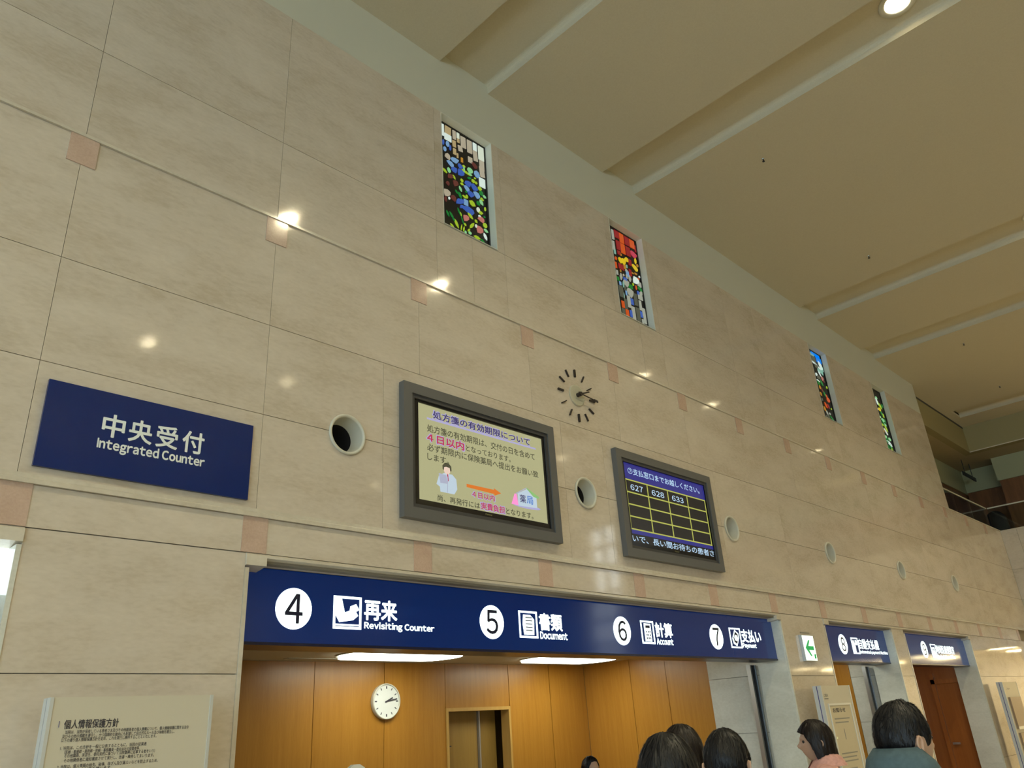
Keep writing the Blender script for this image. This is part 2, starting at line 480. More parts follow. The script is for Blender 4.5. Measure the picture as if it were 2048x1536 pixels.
for (a, b), lx in zip(TROUGH, LX):            # trough tops, left open where a downlight sits
    z = ZC+DEP
    ys = [0.006] + [v for y in LY for v in (y+0.11, y-0.11)] + [YB]
    for p, q in zip(ys[0::2], ys[1::2]): bm.faces.new([bm.verts.new(v) for v in ((a, p, z), (b-0.055, p, z), (b-0.055, q, z), (a, q, z))])
    for y in LY:
        for p, q in ((a, lx-0.11), (lx+0.11, b-0.055)):
            bm.faces.new([bm.verts.new(v) for v in ((p, y+0.11, z), (q, y+0.11, z), (q, y-0.11, z), (p, y-0.11, z))])
ceiling = struct(obj('ceiling', bm, M['ceil']))
bm = NB(); box(bm, XL, 23.0, YB, 0.34, 7.5, 7.6); box(bm, XG, 19.2, 0.006, 0.19, ZC, ZC+0.05)
struct(obj('ceiling_slab', bm, M['ceil']))

# left end wall with tall daylit windows (out of the picture, lights the hall)
bm = NB()
bays = [(-20.4+2.55*i, -20.4+2.55*i+2.15) for i in range(8)]
ys = [YB] + [v for w in bays for v in w] + [0.34]
for a, b in zip(ys[0::2], ys[1::2]): box(bm, XL-0.3, XL, a, b, 0.9, 4.7)
box(bm, XL-0.3, XL, YB, 0.34, 0, 0.9); box(bm, XL-0.3, XL, YB, 0.34, 4.7, 7.6)
struct(obj('wall_left', bm, M['trim']))
for i, (a, b) in enumerate(bays):
    w = struct(obj('window_%d' % (i+10), bbox(XL-0.20, XL-0.19, a, b, 0.9, 4.7), M['daylight']))
    bm = NB()
    for y in (a+0.03, (a+b)/2, b-0.03): box(bm, XL-0.19, XL-0.13, y-0.03, y+0.03, 0.9, 4.7)
    for z in (2.2, 3.5): box(bm, XL-0.185, XL-0.14, a, b, z-0.02, z+0.02)
    obj('mullion', bm, M['dkrail'], w)
struct(obj('wall_back', bbox(XL, 23.0, YB-0.2, YB, 0, 7.6), M['trim']))

# right end wall: parapet above a lintel, a passage below
bm = NB()
PASS = (-6.6, -0.30)
box(bm, XE+0.02, XE+0.22, YB, 0.34, 2.56, 4.79)
box(bm, XE+0.02, XE+0.22, YB, PASS[0], 0, 2.56); box(bm, XE+0.02, XE+0.22, PASS[1], 0.34, 0, 2.56)
wall_right = struct(obj('wall_right', bm, M['joint']))
def slab_r(y0, y1, z0, z1):
    obj('stone_slab', bbox(XE, XE+0.019, y0+GAP, y1-GAP, z0+GAP, z1-GAP), M['stone'], wall_right)
ey = [0.0, -0.30] + [-0.30-1.26*i for i in range(1, 6)] + [-6.6, -8.0, -9.4, -10.8]
for a, b in zip(ey, ey[1:]):
    for z0, z1 in ((ZL+0.04, ZH), (ZH, ZJ), (ZJ, ZU)): slab_r(b, a, z0, z1)
    slab_r(b, a, 2.56, ZL)
    if a > PASS[1] or a <= PASS[0]+0.01:
        for z0, z1 in ((0, 0.8), (0.8, 1.96), (1.96, 2.56)): slab_r(b, a, z0, z1)
bm = prism_xz(NB(), [(XE+0.02, ZL), (XE-0.022, ZL), (XE-0.022, ZL+0.024), (XE-0.012, ZL+0.03), (XE-0.012, ZL+0.048), (XE+0.02, ZL+0.048)], YB, -0.022)
struct(obj('trim_%d' % k, bm, M['trim'])); k += 1
# parapet caps
bm = NB(); box(bm, XE-0.004, XE+0.24, YB, 0.34, 4.79, 4.812)
struct(obj('trim_%d' % k, bm, M['trim'])); k += 1
bm = NB(); box(bm, XG, XE-0.004, 0.0, 0.34, 4.80, 4.822)
struct(obj('trim_%d' % k, bm, M['trim'])); k += 1
# passage behind the end wall
bm = NB()
box(bm, XE+0.22, 23.0, PASS[0]-0.4, PASS[0]-0.2, 0, 2.7); box(bm, XE+0.22, 23.0, 0.0, 0.2, 0, 2.7)
struct(obj('wall_passage', bm, M['trim']))
struct(obj('ceiling_passage', bbox(XE+0.22, 23.0, PASS[0]-0.4, 0.2, 2.62, 2.75), M['trim']))
bm = NB(); box(bm, 22.8, 23.0, PASS[0]-0.4, 0.2, 0, 2.7)
struct(obj('wall_passage_end', bm, M['trim']))
# bulkhead over the gallery
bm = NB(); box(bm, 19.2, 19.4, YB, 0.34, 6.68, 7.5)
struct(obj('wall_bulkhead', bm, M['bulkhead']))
bm = NB(); box(bm, 19.19, 19.2, YB, 0.19, 6.68, 6.70)
struct(obj('trim_%d' % k, bm, M['trim'])); k += 1
# gallery on the upper level
bm = NB(); box(bm, XG-2, 23.0, 0.34, 3.0, 4.1, 4.3); box(bm, XE+0.22, 23.0, YB, 0.34, 4.1, 4.3)
struct(obj('floor_gallery', bm, M['floor']))
bm = NB(); box(bm, XG-2, 19.4, 0.34, 3.0, 6.68, 6.78); box(bm, 19.4, 23.0, YB, 3.0, 6.68, 6.78)
struct(obj('ceiling_gallery', bm, M['gallery_soffit']))
bm = NB()
box(bm, 20.15, 20.35, YB, -0.11, 6.15, 6.68); box(bm, 20.15, 20.74, -0.11, 0.03, 6.15, 6.68)
box(bm, 20.74, 20.94, 0.03, 0.85, 6.15, 6.68); box(bm, XG-2, 20.94, 0.85, 1.0, 6.12, 6.68)
struct(obj('wall_gallery_upper', bm, M['greenwhite']))
bm = NB()
box(bm, 20.19, 20.35, YB, -0.11, 4.3, 6.15); box(bm, 20.19, 20.78, -0.11, 0.0, 4.3, 6.15)
box(bm, 20.78, 20.94, 0.0, 0.85, 4.3, 6.15); box(bm, XG-2, 20.94, 0.88, 1.0, 4.3, 6.12)
wg = struct(obj('wall_gallery_lower', bm, M['brown']))
bm = NB()
box(bm, XG-2.2, XG-2.0, 0.34, 3.0, 4.3, 6.68); box(bm, 22.8, 23.0, YB, 3.0, 2.7, 7.6)
struct(obj('wall_gallery_end', bm, M['brown']))
# a tall pier in the end wall with two upright daylit slots
bm = NB(); box(bm, XE-0.02, XE+0.3, -10.95, -9.70, 2.56, ZC)
pier = struct(obj('wall_pier', bm, M['trim']))
for i, y in enumerate((-10.05, -10.55)):
    w = struct(obj('window_%d' % (i+5), bbox(XE-0.035, XE-0.021, y-0.07, y+0.07, 2.95, 7.1), M['gallerylight']))
    bm = NB()
    for z in (2.95, 3.5, 3.75, 4.4, 5.0, 5.2, 5.9, 6.5, 7.1): box(bm, XE-0.05, XE-0.036, y-0.09, y+0.09, z-0.06, z+0.06)
    obj('window_frame', bm, M['dkrail'], w)

# ------------------------------------------------------------------ counter room behind the first opening
RY, RX, RZ = 2.87, 8.28, 2.335
bm = NB(); box(bm, -4.0, RX+0.1, 0.34, RY+0.1, RZ, RZ+0.12)
struct(obj('ceiling_counter', bm, M['ceil']))
bm = NB(); box(bm, 1.2, 5.92, RY+0.02, RY+0.12, 0, RZ); box(bm, 6.90, RX, RY+0.02, RY+0.12, 0, RZ); box(bm, 5.92, 6.90, RY+0.02, RY+0.12, 1.86, RZ)
wall_counter = struct(obj('wall_counter', bm, M['joint']))
pj = [1.2, 2.66, 3.48, 4.30, 5.115, 5.925]
for a, b in zip(pj, pj[1:]): obj('wood_panel', bbox(a+0.003, b-0.003, RY, RY+0.019, 0, RZ-0.002), M['wood'], wall_counter)
obj('wood_panel', bbox(5.928, 6.892, RY, RY+0.019, 1.88, RZ-0.002), M['wood'], wall_counter)
for a, b in ((6.898, 7.60), (7.606, RX)): obj('wood_panel', bbox(a+0.003, b-0.003, RY, RY+0.019, 0, RZ-0.002), M['wood'], wall_counter)
bm = NB(); box(bm, RX+0.02, RX+0.12, 0.34, RY+0.12, 0, RZ)
wall_cr = struct(obj('wall_counter_side', bm, M['joint']))
py = [1.02, 1.62, 2.14, RY]
for a, b in zip(py, py[1:]): obj('wood_panel', bbox(RX, RX+0.019, a+0.003, b-0.003, 0, RZ-0.002), M['wood'], wall_cr)
for z0, z1 in ((0, 0.73), (0.73, 1.44), (1.44, 2.0), (2.0, RZ)):
    obj('stone_slab', bbox(RX-0.06, RX+0.019, 0.345, 1.015, z0+GAP, z1-GAP), M['white_stone'], wall_cr)
# reveal slabs of the right jambs
for xj in (OPEN[1][1], OPEN[2][1], OPEN[3][1]):
    wj = struct(obj('trim_%d' % k, bbox(xj-0.003, xj+0.02, 0.021, 0.34, 0, 2.54), M['joint'])); k += 1
    for z0, z1 in ((0, 0.73), (0.73, 1.44), (1.44, 2.0), (2.0, 2.54)):
        obj('stone_slab', bbox(xj-0.026, xj-0.004, 0.012, 0.338, z0+GAP, z1-GAP), M['white_stone'], wj)
bm = NB(); box(bm, 1.1, 1.2, 0.34, RY+0.1, 0, RZ)
struct(obj('wall_counter_left', bm, M['wood']))
# doorway in the back wall of the counter room with a half-open leaf beyond
bm = NB(); fx0, fx1 = 5.925, 6.895
box(bm, fx0, fx0+0.03, RY-0.012, RY+0.12, 0, 1.88); box(bm, fx1-0.03, fx1, RY-0.012, RY+0.12, 0, 1.88)
box(bm, fx0+0.03, fx1-0.03, RY-0.012, RY+0.12, 1.845, 1.88)
d = struct(obj('door_1', bm, M['woodtrim']))
obj('door_leaf', bbox(fx0+0.04, fx0+0.63, RY+0.20, RY+0.24, 0, 1.90), M['wooddoor'], d)
obj('door_leaf', bbox(fx0+0.656, fx1-0.034, RY+0.22, RY+0.25, 0, 1.90), M['wooddoor'], d)
obj('door_edge', bbox(fx0+0.632, fx0+0.652, RY+0.17, RY+0.245, 0, 1.90), M['steel'], d)
obj('handle', bbox(fx0+0.13, fx0+0.22, RY+0.175, RY+0.20, 1.50, 1.51), M['dkrail'], d)
bm = NB(); box(bm, fx0-0.5, fx1+0.5, RY+0.9, RY+1.0, 0, 2.3); box(bm, fx0-0.6, fx0-0.5, RY+0.12, RY+1.0, 0, 2.3); box(bm, fx1+0.5, fx1+0.6, RY+0.12, RY+1.0, 0, 2.3); box(bm, fx0-0.6, fx1+0.6, RY+0.12, RY+1.0, 2.3, 2.4)
struct(obj('wall_store', bm, M['wooddoor']))
# room left of the notice pier (first opening): grey panelling
bm = NB(); box(bm, -4.1, 1.1, 0.75, 0.85, 0, RZ)
struct(obj('wall_desk', bm, M['white_stone']))
# rooms behind the second and third openings
bm = NB()
box(bm, 8.40, 11.55, 0.34, 2.6, 2.40, 2.5); struct(obj('ceiling_machine', bm, M['ceil']))
bm = NB(); box(bm, 8.40, 10.16, 1.30, 1.40, 0, 2.40); struct(obj('wall_machine_back', bm, M['wood']))
bm = NB(); box(bm, 11.335, 11.45, 0.34, 1.40, 0, 2.40); box(bm, 10.16, 11.335, 1.32, 1.42, 0, 2.40)
wm = struct(obj('wall_machine_side', bm, M['joint']))
for z0, z1 in ((0, 0.73), (0.73, 1.44), (1.44, 2.0), (2.0, 2.40)):
    obj('stone_slab', bbox(11.315, 11.334, 0.345, 0.70, z0+GAP, z1-GAP), M['white_stone'], wm)
obj('wood_panel', bbox(11.315, 11.334, 0.705, 1.30, 0, 2.395), M['wood'], wm)
obj('wood_panel', bbox(10.16, 11.31, 1.301, 1.319, 0, 2.395), M['wood'], wm)
bm = NB(); box(bm, 11.5, 16.0, 0.34, 2.4, 2.42, 2.5); struct(obj('ceiling_office', bm, M['ceil']))
bm = NB(); box(bm, 11.5, 15.2, 1.1, 1.2, 0, 2.42); struct(obj('wall_office', bm, M['woodred']))
bm = NB(); box(bm, 14.66, 14.76, 0.34, 1.1, 0, 2.42); struct(obj('wall_office_side', bm, M['woodred']))

# ------------------------------------------------------------------ ceiling fittings
def lathe_z(bm, prof, cx, cy, n=24, cap=False):
    rows = []
    for r, z in prof:
        rows.append([bm.verts.new((cx+r*math.cos(2*math.pi*i/n), cy+r*math.sin(2*math.pi*i/n), z)) for i in range(n)])
    for a, b in zip(rows, rows[1:]):
        for i in range(n): bm.faces.new((a[i], a[(i+1) % n], b[(i+1) % n], b[i]))
    if cap: bm.faces.new(rows[-1])
    return bm
M['reflector'] = mat('downlight_reflector_glow', (0.75, 0.72, 0.62), 0.35, emit=(1.0, 0.88, 0.65), estr=5.0)  # lamplight on the cone is put in as its own glow

def make_downlight():
    t = thing('downlight', '', 'ceiling light')
    obj('trim_ring', lathe_z(NB(), [(0.16, 0.0), (0.16, -0.012), (0.115, -0.012), (0.105, 0.0)], 0, 0), M['nozzle'], t, True)
    obj('reflector', lathe_z(NB(), [(0.105, 0.0), (0.098, 0.04), (0.08, 0.075)], 0, 0), M['reflector'], t, True)
    bm = lathe_z(NB(), [(0.08, 0.076), (0.06, 0.066), (0.001, 0.060)], 0, 0)
    obj('lamp', bm, M['lamp'], t, True)
    return t
dl0 = make_downlight()
first = True
for ix, lx in enumerate(LX):
    for iy, ly in enumerate(LY):
        if first: t = dl0; first = False
        else:
            t = dl0.copy(); COL.objects.link(t)
            for ch in dl0.children:
                c = ch.copy(); COL.objects.link(c); c.parent = t
        t.location = (lx, ly, ZC+DEP)
        t['group'] = 'ceiling downlights'
        if (ix, iy) == (3, 0): t['label'] = 'round glowing ceiling downlight in the trough at the top edge of the photo'
        elif (ix, iy) == (4, 0): t['label'] = 'round glowing ceiling downlight cut by the right edge of the photo'
        else: t['label'] = 'round ceiling downlight further along a trough, seen only mirrored in the polished wall'

sp0 = None
for x, y, lab in ((7.163, -1.336, 'small sprinkler dot on the wide ceiling panel, nearest to the camera'),
                  (10.165, -1.315, 'small sprinkler dot on the ceiling above the second stained glass window, just before a trough'),
                  (14.364, -1.283, 'small sprinkler dot on the ceiling panel after the fourth trough'),
                  (17.132, -1.125, 'farthest small sprinkler dot on the ceiling, before the last trough')):
    t = thing('sprinkler_head', lab, 'sprinkler', (x, y, ZC), 'ceiling sprinklers')
    if sp0 is None:
        obj('escutcheon', lathe_z(NB(), [(0.018, 0.0), (0.015, -0.006), (0.007, -0.007)], 0, 0, 12), M['steel'], t)
        obj('deflector', lathe_z(NB(), [(0.006, -0.004), (0.006, -0.03), (0.015, -0.032), (0.015, -0.036), (0.002, -0.037)], 0, 0, 12), M['dkrail'], t)
        sp0 = t
    else:
        for ch in sp0.children:
            c = ch.copy(); COL.objects.link(c); c.parent = t

# ------------------------------------------------------------------ air nozzles along the wall
NLAB = ['largest round air nozzle in the wall, between the blue sign and the first display',
        'round air nozzle between the two wall displays',
        'round air nozzle just right of the number display',
        'round air nozzle above the green arrow sign',
        'second smallest round air nozzle, towards the right end of the row',
        'smallest and farthest round air nozzle at the right end of the row']
nz0 = None
for cx, lab in zip(NOZ, NLAB):
    t = thing('air_nozzle', lab, 'air vent', (cx, 0, ZH), 'round air nozzles along the wall')
    if nz0 is None:
        nz0 = t
        bm = NB(); lathe_y(bm, [(0.128, 0.004), (0.136, -0.002), (0.137, -0.012), (0.131, -0.018), (0.121, -0.016), (0.116, -0.006), (0.116, 0.002)], 0, 0, 40)
        obj('flange', bm, M['nozzle'], t, True)
        bm = NB(); lathe_y(bm, [(0.116, 0.0), (0.115, 0.02), (0.110, 0.05), (0.104, 0.08), (0.098, 0.10)], 0, 0, 40)
        obj('bore', bm, M['nozzle'], t, True)
        bm = NB(); r = lathe_y(bm, [(0.100, 0.098), (0.096, 0.25)], 0, 0, 40); bm.faces.new(r[-1])
        obj('duct', bm, M['dark'], t, True)
    else:
        for ch in nz0.children:
            c = ch.copy(); COL.objects.link(c); c.parent = t

# ------------------------------------------------------------------ stained glass windows
GC = {}
def gcol(key):
    if key in GC: return GC[key]
    base = {'P': (0.80, 0.88, 0.72), 'W': (0.85, 1.0, 0.92), 'T': (0.52, 0.40, 0.20), 't': (0.52, 0.46, 0.34), 'B': (0.05, 0.13, 0.52),
            'b': (0.22, 0.42, 0.70), 'G': (0.01, 0.22, 0.035), 'g': (0.42, 0.62, 0.03), 'm': (0.30, 0.72, 0.32), 'R': (0.14, 0.035, 0.028),
            'p': (0.58, 0.20, 0.16), 'r': (0.32, 0.015, 0.02), 'O': (0.70, 0.10, 0.015), 'Y': (0.85, 0.62, 0.02), 'w': (0.42, 0.44, 0.36),
            'e': (0.10, 0.11, 0.08), 'S': (0.0, 0.26, 0.95), 'c': (0.25, 0.50, 0.40), 'o': (0.50, 0.24, 0.03), 'k': (0.62, 0.05, 0.10)}[key]
    GC[key] = mat('stained_glass_'+{'P': 'pale', 'W': 'white', 'T': 'tan', 't': 'straw', 'B': 'cobalt', 'b': 'sky', 'G': 'emerald', 'g': 'lime', 'm': 'mint',
                  'R': 'maroon', 'p': 'rose', 'r': 'ruby', 'O': 'flame', 'Y': 'yellow', 'w': 'grey_white', 'e': 'smoke', 'S': 'azure', 'c': 'sea',
                  'o': 'amber', 'k': 'crimson'}[key], tuple(0.3*c for c in base), 0.12, emit=base, estr=0.5)
    return GC[key]
YG = 0.085
def pane(win, kind, cx, cz, w, h, ang, key):
    a = math.radians(ang)
    if kind == 'q':
        pts = [(-.5, -.5), (.5, -.46), (.5, .5), (-.5, .47)]
    elif kind == 'l':      # leaf
        pts = [(-.5, 0), (-.2, -.42), (.15, -.45), (.5, 0), (.15, .42), (-.2, .45)]
    elif kind == 'f':      # petal
        pts = [(-.5, -.12), (-.1, -.38), (.32, -.5), (.5, -.1), (.45, .3), (.1, .5), (-.3, .3)]
    else:
        pts = [(.5*math.cos(t*math.pi/4), .5*math.sin(t*math.pi/4)) for t in range(8)]
    out = []
    for x, z in pts:
        x *= w; z *= h
        out.append((cx+x*math.cos(a)-z*math.sin(a), cz+x*math.sin(a)+z*math.cos(a)))
    part('glass_pane', prism_xz(NB(), out, YG-0.006, YG), gcol(key), win)

def stained(i, label, region, zw, pieces):
    x0, x1 = WIN[i]
    ox, oy, rw = region
    w = bpy.data.objects.new('window_%d' % (i+1), None); COL.objects.link(w); w.location = (x0, 0, ZA)
    struct(w); w['label'] = label
    z0, z1 = ZA+0.012, ZW
    bm = NB(); t = 0.006
    box(bm, x0, x0+t, -0.002, 0.12, z0, z1); box(bm, x1-t, x1, -0.002, 0.12, z0, z1)
    box(bm, x0+t, x1-t, -0.002, 0.12, z0, z0+t); box(bm, x0+t, x1-t, -0.002, 0.12, z1-t, z1)
    part('window_reveal', bm, M['reveal'], w)
    part('lead_backing', bbox(x0+t, x1-t, YG, YG+0.03, z0+t, z1-t), M['lead'], w)
    part('lead_frame', frame_xz(NB(), x0+t, x1-t, z0+t, z1-t, 0.018, YG-0.010, YG), M['lead'], w)
    sc = rw/zw
    for kind, cx, cy, pw, ph, ang, key in pieces:
        p = on_y(ox+cx*sc, oy+cy*sc, YG)
        # size: photo extent turned into metres on the window plane
        e = on_y(ox+(cx+pw)*sc, oy+cy*sc, YG); fz = on_y(ox+cx*sc, oy+(cy+ph)*sc, YG)
        W_, H_ = 0.9*abs(e.x-p.x), 0.92*abs(fz.z-p.z)
        px_ = min(max(p.x, x0+t+0.02+W_*0.3), x1-t-0.02-W_*0.3)
        pz_ = min(max(p.z, z0+0.03+H_*0.3), z1-0.03-H_*0.3)
        pane(w, kind, px_, pz_, W_, H_, ang, key)
    return w
q, l, f, e = 'q', 'l', 'f', 'e'
stained(0, 'stained glass window with blue and rose flowers among green leaves', (860, 210, 160), 819, [
 (q,128,255,24,130,0,'W'),(q,180,262,66,85,-4,'T'),(q,181,335,76,70,0,'W'),(q,245,308,34,96,0,'t'),(q,284,310,28,66,0,'P'),(q,245,398,36,70,3,'T'),
 (q,287,368,26,40,0,'T'),(q,338,385,54,120,2,'t'),(q,402,430,52,140,0,'t'),(q,455,420,40,100,0,'W'),(q,462,525,44,110,4,'t'),(q,520,495,62,165,0,'P'),
 (q,528,625,50,110,0,'t'),(q,530,690,50,110,6,'t'),(q,532,800,64,100,0,'W'),(q,308,448,46,60,8,'t'),(q,250,478,32,66,0,'T'),(q,410,565,46,60,0,'t'),
 (e,178,400,38,60,0,'b'),(e,133,380,22,60,0,'B'),(e,150,450,34,50,0,'b'),(e,205,440,22,60,0,'B'),(f,176,525,60,66,10,'t'),(q,280,520,16,50,0,'T'),(q,325,565,22,50,0,'o'),
 (f,252,570,52,100,100,'b'),(f,205,598,80,52,-20,'b'),(f,306,630,46,60,60,'B'),(f,248,668,56,76,110,'B'),(f,312,690,66,90,-60,'B'),
 (e,478,712,62,74,10,'b'),(e,192,668,36,56,20,'m'),(e,408,672,62,56,0,'m'),(l,405,712,54,28,0,'m'),(l,346,660,16,80,0,'m'),(l,365,690,22,110,80,'g'),(l,345,630,36,26,0,'g'),
 (l,148,670,26,70,60,'g'),(f,450,618,70,50,-30,'R'),(f,205,728,46,80,-60,'R'),(f,258,800,56,74,-40,'R'),(f,178,800,40,46,0,'R'),(f,170,895,70,92,-55,'t'),(f,236,952,62,66,0,'R'),(f,156,960,32,60,0,'R'),
 (e,195,955,20,30,0,'W'),(f,388,810,56,84,110,'B'),(f,450,848,60,86,60,'B'),(f,372,852,66,50,-30,'b'),(f,415,915,56,86,80,'B'),(f,475,920,72,66,-30,'b'),
 (q,366,1000,46,64,0,'b'),(f,388,1075,132,76,0,'B'),(f,305,985,50,120,-60,'B'),(f,325,1040,30,60,-60,'B'),
 (l,508,858,46,46,0,'g'),(e,522,905,44,50,0,'G'),(l,556,942,40,28,-20,'m'),(l,530,968,40,30,-20,'g'),(l,524,1000,56,40,-50,'m'),(l,492,1008,46,44,-50,'G'),(l,310,860,54,28,-60,'m'),(l,305,925,66,34,-60,'G'),
 (l,432,1010,72,60,-20,'g'),(e,375,940,26,40,0,'g'),(l,350,940,20,50,70,'g'),(l,325,775,32,40,30,'g'),(l,325,810,40,24,0,'g'),(l,440,780,40,40,30,'g'),(l,470,800,30,30,0,'g'),(l,400,750,50,24,20,'G'),(l,245,740,46,20,-50,'g'),(l,458,752,24,18,0,'g'),
 (e,492,1075,38,54,0,'P'),(l,518,1106,52,36,10,'g'),(e,562,1068,20,44,0,'g'),(l,412,1138,70,34,-35,'g'),(l,312,1118,44,20,-60,'g'),(f,366,1155,56,86,-50,'p'),(f,520,1172,72,60,0,'p'),(f,506,1275,70,92,-60,'p'),
 (e,505,1140,26,24,0,'W'),(e,470,1240,22,36,0,'P'),(e,562,1235,46,52,0,'g'),(l,470,1192,34,30,-40,'g'),(l,428,1235,86,34,55,'g'),(l,396,1282,44,22,55,'g'),(l,270,1215,86,34,-60,'g'),(l,225,1235,50,22,-30,'g'),(l,345,1270,60,16,80,'g'),
 (l,358,1225,30,24,-40,'g'),(l,572,1290,50,32,-20,'m'),(l,565,1350,66,36,-60,'W'),(e,408,1312,34,32,0,'m'),(e,362,1305,22,36,0,'m'),(l,480,1358,76,36,0,'g'),(l,540,1400,60,30,-30,'G'),(l,320,1255,70,12,80,'g'),(l,330,1180,80,12,-70,'G'),
 (l,220,1130,74,26,-50,'G'),(l,180,1110,60,24,-60,'G'),(l,295,1090,70,18,-65,'G'),(l,270,890,40,20,-50,'G'),(l,368,890,26,24,0,'G'),(l,555,1150,24,20,0,'G'),(l,240,1170,40,20,-50,'G')])
stained(1, 'stained glass window with red upper panes and yellow fan shapes', (1200, 430, 130), 832, [
 (q,160,250,28,130,0,'w'),(q,172,390,28,120,0,'w'),(q,188,470,22,60,0,'c'),(q,208,240,60,110,0,'r'),(q,232,390,54,120,0,'r'),(q,340,330,60,130,0,'r'),(q,356,470,56,120,0,'r'),(q,240,485,40,50,0,'r'),
 (q,272,300,56,130,0,'O'),(q,290,435,56,130,0,'O'),(q,405,370,60,120,0,'O'),(f,424,510,56,130,80,'k'),(q,455,440,18,90,0,'r'),(q,380,610,40,80,0,'r'),(q,385,740,32,90,0,'r'),(q,270,665,70,70,0,'r'),
 (f,262,585,52,90,70,'Y'),(f,300,600,60,86,90,'Y'),(f,332,572,56,60,20,'Y'),(e,265,510,20,30,0,'o'),(q,312,665,36,56,0,'o'),(l,450,590,60,40,85,'Y'),(f,440,672,84,64,-25,'Y'),(e,475,650,26,40,0,'o'),
 (l,200,555,34,50,-60,'O'),(q,202,640,22,80,0,'O'),(q,340,660,14,40,0,'c'),(q,455,755,30,20,0,'o'),(e,490,820,24,26,0,'O'),(l,415,745,14,50,85,'o'),(e,262,715,16,40,0,'o'),
 (q,218,735,22,60,0,'w'),(l,268,790,34,100,-10,'w'),(e,337,715,34,40,0,'w'),(q,350,755,36,70,4,'b'),(q,320,822,46,40,0,'B'),(l,380,815,36,90,-5,'w'),(q,340,790,20,50,0,'w'),(e,300,770,20,30,0,'t'),
 (q,228,815,30,50,0,'G'),(f,335,875,70,110,90,'w'),(q,390,918,54,56,0,'G'),(f,386,1000,82,130,90,'w'),(f,455,835,66,130,-70,'W'),(e,503,795,20,26,0,'W'),(l,515,900,50,110,-70,'w'),(q,510,950,54,44,-20,'G'),
 (e,460,930,20,60,0,'O'),(q,422,890,16,30,0,'g'),(q,258,875,24,46,0,'b'),(l,298,890,20,90,-5,'c'),(q,320,940,30,60,0,'e'),(q,270,980,54,150,0,'e'),(q,335,1000,16,60,0,'b'),(l,305,1030,14,80,0,'c'),
 (l,522,1010,36,96,-30,'w'),(q,486,1000,24,46,0,'B'),(q,455,1085,44,160,0,'e'),(q,515,1060,58,60,0,'w'),(q,370,1110,40,160,0,'w'),(q,408,1110,38,80,0,'B'),(q,330,1140,34,140,0,'e'),(q,294,1145,36,90,0,'O'),
 (q,300,1230,42,70,0,'e'),(q,350,1255,40,90,0,'O'),(q,398,1265,30,90,0,'B'),(q,430,1260,44,180,0,'w'),(q,490,1280,50,190,0,'e'),(q,515,1160,30,130,0,'w'),(q,528,1275,28,80,0,'B'),(q,560,1250,40,110,0,'w'),(q,580,1345,40,110,0,'w'),(q,548,1365,20,60,0,'w')])
R3 = (1590, 680, 240)
stained(2, 'narrow looking stained glass window with a bright azure top', R3, 1536, [
 (q,225,160,60,40,0,'S'),(q,275,195,50,50,0,'S'),(q,290,245,50,90,0,'S'),(q,215,185,40,30,0,'c'),(q,235,250,50,80,0,'e'),(l,245,295,70,26,-10,'W'),(f,318,325,60,70,-50,'W'),(q,345,290,18,60,0,'S'),(q,270,330,40,60,0,'e'),(q,350,380,24,60,0,'c'),
 (l,310,365,40,24,-20,'W'),(q,320,400,60,50,0,'c'),(e,272,440,24,40,0,'W'),(l,312,430,46,26,-50,'W'),(l,345,425,30,50,-50,'c'),(q,300,480,40,40,0,'e'),(l,350,500,30,60,-60,'p'),(l,296,522,40,20,-10,'W'),
 (l,300,550,30,50,-50,'G'),(l,340,552,40,46,-50,'G'),(e,365,530,20,30,0,'R'),(l,318,605,24,50,-60,'o'),(l,345,640,36,40,-50,'R'),(l,375,690,40,40,-50,'G'),(l,330,690,26,40,-50,'o'),(l,400,720,30,36,-30,'O'),(e,424,770,40,60,0,'O'),(l,345,760,20,40,-50,'e'),
 (l,395,835,40,50,-50,'O'),(l,380,880,30,50,-60,'o'),(l,425,850,30,40,-50,'r'),(l,410,930,30,36,-50,'w'),(l,445,945,20,30,0,'w'),(l,430,980,40,30,-20,'e'),(l,480,1015,60,26,-30,'G'),(l,400,975,26,30,0,'e'),(l,405,610,16,40,-60,'g'),(l,465,885,14,20,0,'g')])
stained(3, 'farthest stained glass window, dark top with green and pale leaves', R3, 1536, [
 (e,1037,742,24,34,0,'m'),(f,1045,785,36,46,-60,'W'),(l,1065,818,34,40,-40,'g'),(l,1090,850,34,50,-50,'g'),(f,1078,888,36,44,0,'Y'),(l,1050,875,24,26,-30,'P'),(l,1105,940,34,40,-50,'G'),(l,1128,970,24,50,-50,'g'),
 (e,1090,985,16,26,0,'m'),(e,1123,1028,36,50,0,'m'),(l,1150,1040,24,40,-50,'G'),(l,1130,1065,40,26,-40,'G'),(e,1152,1088,30,36,0,'m'),(l,1120,1085,24,30,0,'g'),(l,1165,1135,40,50,-50,'g'),(f,1160,1170,46,36,-40,'P'),(l,1130,1155,26,30,-40,'o'),
 (e,1163,1240,22,40,0,'m'),(e,1210,1272,32,40,0,'m'),(f,1205,1322,60,50,-20,'W'),(l,1185,1300,30,40,0,'G'),(l,1228,1370,40,60,-50,'G'),(l,1200,1380,36,50,-50,'G'),(l,1245,1410,30,40,-40,'g'),(l,1175,1270,20,40,0,'G'),(l,1120,850,20,50,-50,'G')])

